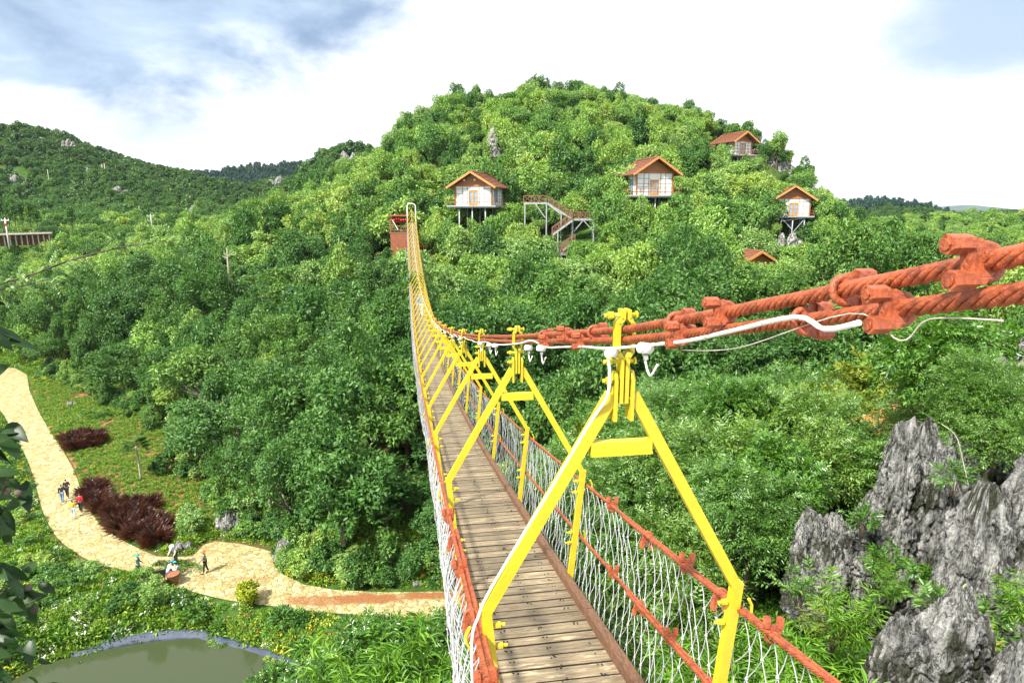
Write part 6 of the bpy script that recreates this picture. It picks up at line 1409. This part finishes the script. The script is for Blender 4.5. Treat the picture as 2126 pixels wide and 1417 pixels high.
def near_left():
    rnd = random.Random(5)
    # trees growing up from the foot of the viewer's cliff, seen from above at the bottom edge
    for (px, py, D, s, key, lab) in ((790, 1400, 15.5, 1.15, 'gloss', 'dark glossy tree rising from below at the bottom edge left of the bridge'), (690, 1440, 15, .95, 'gloss', 'glossy tree crown cut by the bottom edge beside the pond'), (905, 1345, 17.5, 1.0, 'gloss', 'dark leafy tree close under the left net'),
                                     (840, 1470, 12.5, .9, 'near', 'bright narrow leaved tree top at the bottom edge by the net'), (600, 1450, 17, .8, 'gloss', 'glossy shrub overhanging the pond corner'), (560, 1560, 13, 1.2, 'gloss', 'leafy tree crown below the bottom edge')):
        p = at(px, py, D); k = KIND[key][0]; z = p.z - (k.h + k.H * .6) * s; t = plant(key, px, (p.x, p.y, z), lab, 'tree', s=s, rot=px, name='cliff_tree')
        q = MB(); q.tube([(0, 0, (gz(p.x, p.y) - z) / s - .5), (0, 0, .3)], [.14, .08], 7); q.build('stem', M['bark'], t)
    for k, (px, py, D) in enumerate(((850, 1395, 10.8), (800, 1425, 10.4), (900, 1430, 10.2), (750, 1440, 11))):
        p = at(px, py, D); put_bamboo(k, (p.x, p.y, p.z - 1.2), 1.5, px, 'bright bamboo like plant at the bottom edge left of the net', 'bright plants at the bottom edge')
    # overhanging branches of a tree standing just left of the viewer
    t = empty('overhanging_tree', at(-420, 1250, 3.2), 'feathery leaved tree reaching in from the left edge', 'tree'); o = t.location.copy(); rng = np.random.default_rng(8)
    L = lambda px, py, D: np.array(at(px, py, D) - o)
    b1 = catmull([L(-420, 800, 3.8), L(-120, 630, 3.9), L(60, 572, 4.0), L(180, 530, 4.1), L(330, 500, 4.2), L(368, 512, 4.25)], 6); q = MB(); q.tube([tuple(p) for p in b1], np.linspace(.009, .0018, len(b1)), 6); q.build('branch', M['bark'], t)
    b2 = catmull([L(-420, 820, 3.6), L(-60, 625, 3.6), L(40, 595, 3.6), L(120, 575, 3.6)], 6); q = MB(); q.tube([tuple(p) for p in b2], np.linspace(.007, .0018, len(b2)), 6); q.build('branch', M['bark'], t)
    P, A, Nn, Ls, Ws = [], [], [], [], []
    for br in (b1, b2):
        for i in range(6, len(br) - 1):
            tg = br[i + 1] - br[i]; tg /= np.linalg.norm(tg)
            for sd_ in (1, -1):
                if rng.random() < .3: continue
                s = np.array([0, -.35 * sd_, .45 * sd_ - .15]) + tg * .55 + rng.normal(0, .3, 3); s /= np.linalg.norm(s); rl = rng.uniform(.07, .15)
                for f in np.linspace(.1, 1, 12):
                    for e in (1, -1):
                        nn = np.array([0, -.5, .85]) + rng.normal(0, .15, 3); sv = np.cross(s, nn); sv /= np.linalg.norm(sv); P.append(br[i] + s * rl * f + np.array([0, 0, -.25 * rl * f * f])); A.append(sv * e + s * .35); Nn.append(nn); Ls.append(.024); Ws.append(.0085)
    me = leafmesh('leaflets', P, A, Nn, np.array(Ls), np.array(Ws), [M['leaf_near']]); c = link(bpy.data.objects.new('leaflets', me)); c.parent = t
    P = rng.uniform(-1, 1, (260, 3)) * np.array([.9, .8, .8]) + (L(-900, 250, 3.0) + L(-900, 900, 3.0)) / 2; a = sprays(P, rdir(rng, 260), rng, 10, .3, .10, .05); c = link(bpy.data.objects.new('crown', leafmesh('crown', *a, [M['leaf_dark']]))); c.parent = t  # unseen crown, added off frame to shade the leaves at the left edge
    g = gz(o.x, o.y) - o.z; e = L(-420, 800, 3.8); q = MB(); q.tube([(0, 0, g - .5), (0, 0, 0), tuple(e), tuple(L(-300, 300, 3.2))], [.14, .11, .07, .02], 8); q.build('trunk', M['bark'], t)
    # broad dark leaves nearer still
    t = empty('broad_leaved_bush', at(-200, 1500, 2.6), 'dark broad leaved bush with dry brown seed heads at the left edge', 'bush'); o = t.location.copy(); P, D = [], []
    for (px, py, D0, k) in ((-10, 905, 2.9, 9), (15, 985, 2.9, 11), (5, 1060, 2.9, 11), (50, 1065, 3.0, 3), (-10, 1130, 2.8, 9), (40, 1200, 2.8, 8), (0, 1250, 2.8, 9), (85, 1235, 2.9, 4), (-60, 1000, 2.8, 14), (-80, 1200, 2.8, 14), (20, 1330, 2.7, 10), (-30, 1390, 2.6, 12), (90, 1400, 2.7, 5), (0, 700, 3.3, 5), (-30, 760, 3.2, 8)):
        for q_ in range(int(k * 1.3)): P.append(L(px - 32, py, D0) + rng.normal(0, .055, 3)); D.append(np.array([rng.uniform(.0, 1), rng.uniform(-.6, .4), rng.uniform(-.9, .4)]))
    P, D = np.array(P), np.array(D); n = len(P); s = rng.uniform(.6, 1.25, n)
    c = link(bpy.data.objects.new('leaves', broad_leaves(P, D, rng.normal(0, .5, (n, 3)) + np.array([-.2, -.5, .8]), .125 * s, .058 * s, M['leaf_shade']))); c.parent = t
    for k, (a, b) in enumerate(((( -160, 1420, 2.7), (20, 985, 2.9)), ((-160, 1420, 2.7), (40, 1200, 2.8)), ((-160, 1420, 2.7), (85, 1238, 2.9)), ((-160, 1420, 2.7), (0, 700, 3.3)))):
        a, b = Vector(at(*a)) - o, Vector(at(*b)) - o; q = MB(); q.tube([a, a.lerp(b, .5) + Vector((0, 0, .06)), b], [.012, .008, .003], 5); q.build('twig', M['bark'], t)
    for px, py in ((15, 1020), (37, 1023), (60, 1218), (72, 1265)):
        p = Vector(at(px, py, 2.85)) - o; q = MB(); q.tube([p + Vector((0, 0, .016)), p + Vector((0, 0, .008)), p, p - Vector((0, 0, .010)), p - Vector((0, 0, .016))], [.004, .015, .018, .013, .004], 9); q.build('seed_head', M['bark'], t)
    q = MB(); g = gz(o.x, o.y) - o.z; q.tube([(0, 0, g - .3), (0, 0, .05), tuple(Vector(at(-160, 1420, 2.7)) - o)], [.05, .03, .012], 7); q.build('stem', M['bark'], t)
near_left()
def red_hut(px, py, D, label, yaw, w=1.7):
    p = at(px, py, D); g = gz(p.x, p.y); h = 2.1; t = empty('red_roofed_hut', (p.x, p.y, p.z - h), label, 'hut', rotz=face(px, yaw)); dp = 1.9; x = w / 2
    q = MB(); q.box((0, dp / 2, h / 2), (w - .1, dp - .1, h)); q.build('wall', M['wall_white'], t)
    for sx in (-1, 1):
        for y in (0, dp): q = MB(); q.bar((sx * x, y, g - (p.z - h) - .4), (sx * x, y, h), .12, .12, up=(0, 1, 0)); q.build('post', M['red_brown_panel'], t)
    q = MB()
    for sd_ in (-1, 1): q.bar((sd_ * x * .58, -.3, h + .32), (sd_ * x * .58, dp + .3, h + .32), x * 1.32, .08, up=(sd_ * .55, 0, 1))
    q.build('roof', M['fascia'], t)
    q = MB(); q.box((0, .02, 1.2), (.7, .1, 1.0)); f = q.build('window', M['red_brown_panel'], t); q = MB(); q.box((0, -.035, 1.2), (.55, .02, .82)); q.build('pane', M['pane_glass'], f)
red_hut(1925, 812, 21, 'red roofed white hut glimpsed through leaves above the crag', 20); red_hut(1792, 905, 17, 'orange roofed hut glimpsed through leaves left of the crag', -25)
def twigs():
    def tw(name, pts, r, lab, m='bark'):
        P = [at(*p) for p in pts]; o = P[0]; q = MB(); q.tube([tuple(v) for v in catmull([tuple(p - o) for p in P], 5)], r, 5); ob = q.build(name, M[m]); ob.location = o; tag(ob, lab, 'twig' if name != 'vine' else 'vine')
    tw('broken_branch', [(1972, 1326, 6.0), (2030, 1330, 6.05), (2086, 1333, 6.1)], .006, 'thin bare reddish stick across the gap by the boulder', 'rail_wood')
    tw('vine', [(1955, 880, 9.6), (1985, 905, 9.5), (2000, 960, 9.4), (2012, 1012, 9.3)], .006, 'thin grey vine hanging down the right side of the crag', 'bark_pale')
    for k, (px, py, D) in enumerate(((430, 790, 66), (455, 830, 62))):
        t = empty('bare_bush', at(px, py + 60, D), ('leafless grey brush fan among valley trees, upper one of two', 'leafless grey brush fan among valley trees, lower one of two')[k], 'bare shrub'); q = MB(); rnd = random.Random(k); 
        for j in range(26):
            a = rnd.uniform(0, 6.28); e = rnd.uniform(.5, 2.0); q.tube([(0, 0, 0), (math.cos(a) * e * .4, math.sin(a) * e * .4, 1.6), (math.cos(a) * e, math.sin(a) * e - .8, rnd.uniform(2.2, 3.6))], [.05, .03, .012], 4)
        q.build('branches', M['bark_pale'], t); q = MB(); q.tube([(0, 0, -5), (0, 0, .1)], [.14, .1], 6); q.build('trunk', M['bark_pale'], t)
twigs()
def near_undergrowth():
    ms = [tuft('weed', 400 + i, .45, .55, 130, .16, .06, ('leaf_near', 'leaf_gloss', 'leaf_bamboo')[i]) for i in range(3)]
    x, y, rg = sow(.5, (-14, 30), (3.5, 30), 44, lambda a, b: (dpoly(a, b, [(0, 0), (0, .1)]) > 3.2))
    z = ground(x, y); k = inframe(x, y, z, 300, 300) & (z > -20); x, y, z = x[k], y[k], z[k]
    scatter('undergrowth', np.stack([x, y, z - .05], 1), np.repeat(rg.uniform(.6, 1.3, (len(x), 1)), 3, 1), rg.choice([0, 1, 1, 2], len(x)), ms, seed=9)
    tag(bpy.data.objects['undergrowth'], 'weeds and ground plants covering the near slope', 'undergrowth')
near_undergrowth()

# ------------------------------------------------------------------ haze between the viewer and the far hills
def haze():
    x, y0, y1, zb, zt = 6500, -60, 6500, -70, 90
    V = [(sx * x, yy, zz) for sx in (-1, 1) for yy in (y0, y1) for zz in (zb, zt)]
    m = bpy.data.materials.new('haze_air'); m.use_nodes = True; t = m.node_tree; t.nodes.clear(); out = N(t, 'ShaderNodeOutputMaterial'); v = N(t, 'ShaderNodeVolumePrincipled')
    v.inputs['Color'].default_value = (.72, .84, 1, 1); v.inputs['Density'].default_value = 6e-5; v.inputs['Anisotropy'].default_value = .2
    t.links.new(v.outputs[0], out.inputs['Volume'])
    me = bpy.data.meshes.new('haze'); me.from_pydata(V, [], [(0, 1, 3, 2), (4, 6, 7, 5), (0, 4, 5, 1), (2, 3, 7, 6), (0, 2, 6, 4), (1, 5, 7, 3)]); me.materials.append(m); me.update()
    tag(link(bpy.data.objects.new('haze', me)), 'thin blue haze over the valley and far hills', 'haze', kind='stuff')
haze()
